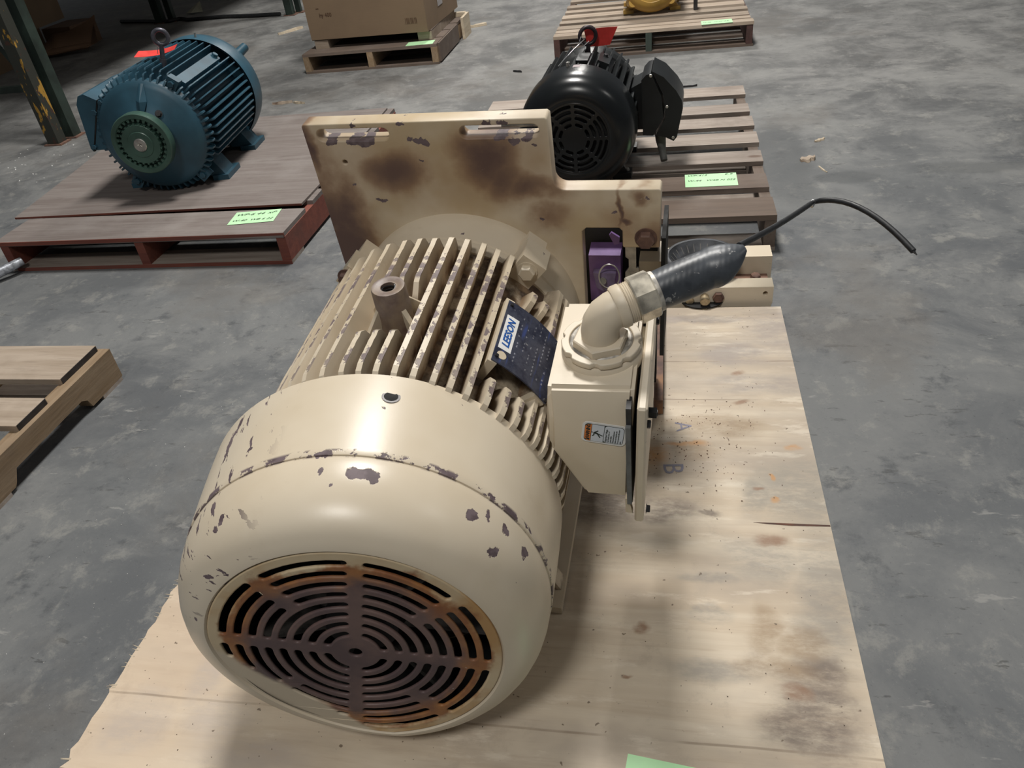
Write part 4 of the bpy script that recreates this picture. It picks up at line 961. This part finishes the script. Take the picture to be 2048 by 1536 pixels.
hexbolt('foot_bolt', (.165, .19, -.19), (0, 0, 1), .010, .010, M_zinc, KM)
# conduit box on the right side
KP = [(.224, .120), (.228, -.082), (.306, -.092), (.338, -.108), (.350, -.095), (.369, .010), (.3655, .040), (.350, .068), (.320, .105), (.287, .132), (.252, .150), (.235, .140)]
b = MB(); b.prism([(x, z) for x, z in KP if x < .31]+[], .27, .46); b.bm.clear(); b.prism([(.15, .07), (.15, -.07), (.222, -.07), (.222, .105)], .29, .44); kb = b.build('conduit_box', M_matblk, KM)
b = MB(); b.prism([(.220, .120), (.224, -.082), (.262, -.084), (.300, -.02), (.292, .06), (.254, .142), (.238, .138)], .255, .45); b.bevel(.008, 2); b.build('box_body', M_matblk, kb, 40)
b = MB(); b.prism([(.258, .148), (.300, .06), (.308, -.02), (.270, -.086), (.306, -.094), (.338, -.110), (.350, -.095), (.370, .010), (.3655, .040), (.345, .075), (.300, .125)], .262, .46); b.bevel(.02, 3); b.build('box_cover', M_matblk, kb, 40)
for x, z in ((.312, .020), (.336, -.096), (.254, .135)): hexbolt('cover_screw', (x, .262 if z != .135 else .255, z), (0, -1, 0), .006, .006, M_zinc, kb, False)
b = MB(); b.tube([(.285, .33, -.09), (.287, .33, -.125), (.294, .315, -.165), (.302, .29, -.195)], [.022, .020, .014, .013], 12); b.build('lead_sleeve', plain('grey_sleeve', (.12, .12, .11), .6, 0, .3), kb, 50)
eyebolt(KM, (.012, .42, .175), (.012, .42, .250), .0305, .0075, plain('dark_eyebolt_steel', (.05, .04, .045), .35, .4, .3))
KT = thing('hang_tag', 'red card tag wired to the eyebolt of the gloss black motor', 'tag', KM.matrix_world.copy(), 'red card hang tags on eyebolts')
b = MB(); b.rings([[(x, y, z), (x2, y+.004, z2), (x2, y+.0048, z2), (x, y+.0008, z)] for x, z, x2, z2, y in ((-.005, .268, .006, .205, .445), (.05, .268, .045, .202, .45), (.085, .268, .07, .203, .455), (.122, .268, .090, .204, .452))]); b.build('card', M_redtag, KT, 60)
b = MB(); b.tube([(.018, .40, .235), (.0, .39, .222), (-.015, .385, .240), (-.012, .40, .252), (.0, .41, .24), (-.03, .34, .225), (-.062, .26, .205), (-.075, .22, .196)], .0018, 6); b.build('tie_wire', M_wire, KT, 60)

# ------------------------------------------------------------------ yellow motor on the far pallet
YM = thing('electric_motor', 'ochre yellow motor on the far pallet, cut by the top picture edge', 'motor', at(.83, 3.80, .352, .03))
b = MB(); b.lathe([(.16, .203), (.08, .202), (.045, .196), (.018, .178), (.004, .15), (0, .128), (.004, .124), (.06, .19), (.16, .198)], 56); yc = b.build('fan_cover', M_yellow, YM, 40)
me = flat2d(circ(0, 0, .127, 48), slots([(.05, .062, 4, .02), (.074, .086, 4, .02), (.098, .110, 4, .02)], 4, 0, 0), .006, .001); mesh_map(me, lambda v: Vector((v.x, .006-v.z, v.y))); me.flip_normals(); link('grille', me, M_yellow, yc)
b = MB(); b.lathe([(.03, .001), (.03, .12)], 24); b.build('cooling_fan', M_rust, YM)
for a in (45, 135, 225, 315):
    R = Matrix.Rotation(math.radians(a), 3, 'Y'); b = MB(); b.cyl(R @ Vector((0, .022, .175)), R @ Vector((0, .10, .19)), .026, .034, 16); b.build('cover_lug', M_yellow, yc, 40)
b = MB(); b.lathe([(.12, .001), (.12, .17), (.48, .17), (.50, .15), (.50, .001)], 48); yf = b.build('stator_frame', M_yellow, YM, 30)
radial_fins(yf, range(-120, 121, 10), .165, .46, .16, .198, .008, M_yellow)
for s in (1, -1):
    for y0 in (.12, .38): foot(YM, .12 if s > 0 else -.19, .19 if s > 0 else -.12, y0, y0+.07, -.207, M_yellow, -.10)
b = MB(); b.box((1.10, 3.86, .1455), (1.125, 3.92, .25)); tag(b.build('steel_stub', M_dark), 'short dark steel stub standing on the far pallet right of the yellow motor', 'stub')

# ------------------------------------------------------------------ rack on the left
def post(par, x, y, h, mat, w=.075):
    b = MB(); t = .004; b.prism([(-w/2, -w/2), (w/2, -w/2), (w/2, w/2), (w/4, w/2), (w/4, w/2-t), (w/2-t, w/2-t), (w/2-t, -w/2+t), (-w/2+t, -w/2+t), (-w/2+t, w/2-t), (-w/4, w/2-t), (-w/4, w/2), (-w/2, w/2)], 0, h, 'XY')
    b.xf(lambda v: v+Vector((x, y, .004))); o = b.build('post', mat, par)
    box('foot_plate', (x-.06, y-.05, 0), (x+.06, y+.05, .008), M_rust, par); return o
RK = thing('pallet_rack', 'dark green and chipped yellow steel pallet rack at the upper left', 'rack', at(0, 0, 0))
post(RK, -2.72, 2.325, 3.2, M_posty); post(RK, -2.705, 2.452, 3.2, M_post)
post(RK, -3.92, 2.325, 3.2, M_post); post(RK, -2.69, 5.97, 3.2, M_post, .07); post(RK, -2.64, 6.07, 3.2, M_post, .05)
post(RK, -4.24, 6.2, 3.2, M_post, .08); post(RK, -4.13, 6.24, 3.2, M_post, .06)
b = MB(); b.tube([(-2.75, 2.38, .33), (-3.0, 2.385, .88), (-3.9, 2.39, 2.9)], .024, 4); b.build('brace', M_post, RK)
b = MB(); b.box((-3.9, 2.37, .298), (-2.75, 2.40, .335)); b.build('strut', M_post, RK)
b = MB(); b.box((-4.2, 5.96, .30), (-2.7, 5.99, .335)); b.bm.clear(); b.box((-4.2, 6.0, 1.5), (-2.7, 6.03, 1.54)); b.build('strut', M_post, RK)
for x in (-2.70, -4.1): box('beam', (x-.02, 2.4, 1.20), (x+.02, 6.05, 1.31), M_post, RK)
for k in range(26): box('deck_board', (-6.9, 2.9+.3*k, 1.31), (-2.66, 2.9+.3*k+.29, 1.33), M_woodg, RK)  # unseen deck, added low and wide to shade the floor beneath
CB = thing('cardboard_carton', 'brown cardboard carton standing in the rack at the left picture edge', 'carton', at(-4.85, 4.35, 0, .1))
b = MB(); b.box((-1.0, 0, 0), (.10, .8, .26)); b.bevel(.01); b.build('carton_body', M_card, CB)
C2 = thing('cardboard_carton', 'upper brown carton stacked on the carton at the left picture edge', 'carton', at(-4.78, 4.42, .278, .1))
b = MB(); b.box((-1.0, 0, 0), (.30, .75, .45)); b.bevel(.01); b.build('carton_body', M_card, C2)
b = MB(); b.box((-.98, .02, -.016), (.05, .73, 0)); b.build('slip_sheet', M_cardd, C2)
b = MB(); rr = []
for i in range(9):
    u = i/8; x = -4.74+.46*u; zc = .02+.02*u; h = .13+.10*u*u
    rr.append([(x, 4.82+.02*i, zc-.015), (x+.02, 4.80+.02*i, zc), (x+.06, 5.02+.05*u, zc+.02), (x+.06, 5.10+.06*u, zc+h), (x+.055, 5.115+.06*u, zc+h), (x+.045, 5.04+.05*u, zc+.03), (x+.015, 4.86+.02*i, zc+.012)])
b.rings(rr); b.xf(lambda v: v+Vector((0, 0, .012*mnoise.noise(v*9)+.01))); tag(b.build('torn_cardboard', M_cardd, None, 40), 'curled piece of torn brown cardboard on the floor beside the rack', 'cardboard')
b = MB(); b.box((-4.85, 5.2, 0), (-4.55, 5.6, .2)); b.bevel(.01); tag(b.build('dark_carton', M_cardd), 'small dark red brown carton behind the torn cardboard', 'carton')

# ------------------------------------------------------------------ floor litter
def splinter(name, p, l, w, rz, mat, label, cat, h=.012):
    r = random.Random(int(abs(p[0]*1000))); b = MB(); n = 6; rr = []
    for i in range(n+1):
        u = i/n; ww = w*(.25+.75*math.sin(PI*min(.93, max(.07, u))))*r.uniform(.75, 1.1); x = (u-.5)*l; k = r.uniform(-.2, .2)*w
        rr.append([(x, -ww/2+k, 0), (x, ww/2+k, 0), (x, ww/2*.7+k, h*r.uniform(.7, 1.2)), (x, -ww/2*.6+k, h*r.uniform(.7, 1.2))])
    b.rings(rr); o = b.build(name, mat); o.matrix_world = at(p[0], p[1], 0.0005, rz); return tag(o, label, cat, {'wood_splinter': 'pale wood splinters on the floor', 'wood_chip': 'small wood chips on the floor', 'dark_stick': 'dark sticks on the floor'}[name])
splinter('wood_splinter', (-2.35, 5.14), .26, .035, 1.0, M_woodw, 'long pale wood splinter on the floor left of the large carton', 'splinter', .02)
splinter('wood_splinter', (-.56, 4.67), .17, .025, .35, M_woodw, 'pale wood splinter on the floor between the carton and the far pallet', 'splinter', .02)
splinter('wood_splinter', (-1.46, 2.85), .13, .03, .2, M_woodl, 'grey wood splinter on the floor behind the red pallet', 'splinter', .015)
splinter('wood_splinter', (-1.34, 2.83), .09, .02, -.3, M_woodw, 'small pale wood splinter right of the splinter behind the red pallet', 'splinter', .012)
splinter('wood_chip', (1.503, 1.455), .065, .05, .2, M_woodl, 'small tan wood chip on the floor right of the grey slatted pallet', 'chip', .012)
splinter('wood_chip', (1.585, 1.68), .06, .022, .8, M_woodw, 'tiny pale chip on the floor behind the tan chip', 'chip', .006)
splinter('wood_chip', (1.545, 1.34), .07, .008, 1.9, M_woodw, 'thin pale sliver on the floor in front of the tan chip', 'chip', .004)
splinter('dark_stick', (-.0, 3.2), .07, .015, -.5, M_dark, 'short dark stick on the floor left of the far pallet', 'stick', .01)
splinter('dark_stick', (1.02, 2.62), .14, .010, .1, M_dark, 'thin dark stick on the floor behind the black motor', 'stick', .01)
b = MB(); b.rings([[(-4.17, 6.60, .01), (-4.07, 6.52, .02), (-3.97, 6.60, .012), (-4.06, 6.75, .09)], [(-4.17, 6.605, .013), (-4.07, 6.525, .024), (-3.97, 6.605, .015), (-4.06, 6.755, .094)]]); tag(b.build('paper_scrap', plain('pale_paper', (.42, .42, .33), .8, 0, .1)), 'pale folded paper scrap on the floor in the rack', 'paper')
b = MB(); P = [(-4.85, 6.42), (-4.5, 6.3), (-4.28, 6.2), (-4.12, 6.16), (-4.05, 6.25), (-3.98, 6.22), (-3.9, 6.14), (-3.5, 6.13), (-3.1, 6.02), (-2.8, 5.97)]
b.tube([(x, y, .018) for x, y in P], .018, 8); tag(b.build('floor_cable', M_rubber, None, 50), 'black cable lying across the floor between the far rack posts', 'cable')
r_ = random.Random(21)
def crumbs(name, n, fn, mat, label, cat, smin, smax):
    b = MB()
    for _ in range(n):
        x, y, z = fn(); s = r_.uniform(smin, smax); a = r_.uniform(0, PI)
        vs = [Vector((x, y, z))+Vector((s*q[0]*math.cos(a)-s*q[1]*.6*math.sin(a), s*q[0]*math.sin(a)+s*q[1]*.6*math.cos(a), s*q[2])) for q in ((1, 0, 0), (-.5, .9, 0), (-.6, -.8, 0), (r_.uniform(-.3, .3), 0, .7))]
        b.add(vs, ((0, 1, 2), (0, 3, 1), (1, 3, 2), (2, 3, 0)))
    return tag(b.build(name, mat), label, cat, None, 'stuff')
def near_box(): return (r_.gauss(.985, .07), r_.gauss(-.55, .08), .1574)
def clip(fn, x0=.02, x1=1.2, y0=-1.36, y1=-.01):
    def g():
        while True:
            p = fn()
            if x0 < p[0] < x1 and y0 < p[1] < y1: return p
    return g
crumbs('rust_crumbs', 190, clip(near_box), M_rust, 'rust and dirt crumbs on the plywood beside the terminal box', 'crumbs', .0008, .0026)
crumbs('dirt_crumbs', 260, clip(lambda: (r_.uniform(.02, 1.2), r_.uniform(-1.36, -.02), .1574)), plain('dark_dirt', (.06, .045, .035), .9, 0, .4), 'scattered dark dirt specks on the plywood sheet', 'crumbs', .0007, .0018)
crumbs('pale_specks', 150, lambda: (r_.uniform(-.5, -.05), r_.uniform(-1.3, .3), .0004), plain('white_flecks', (.6, .6, .58), .8, 0, .1), 'white flecks scattered on the concrete left of the plywood', 'flecks', .001, .003)
crumbs('paint_flecks', 60, lambda: (r_.gauss(-2.75, .3), r_.gauss(1.95, .3), .0006), plain('white_flecks_rack', (.7, .7, .68), .8, 0, .1), 'white paint flecks on the floor at the foot of the rack post', 'flecks', .003, .008)
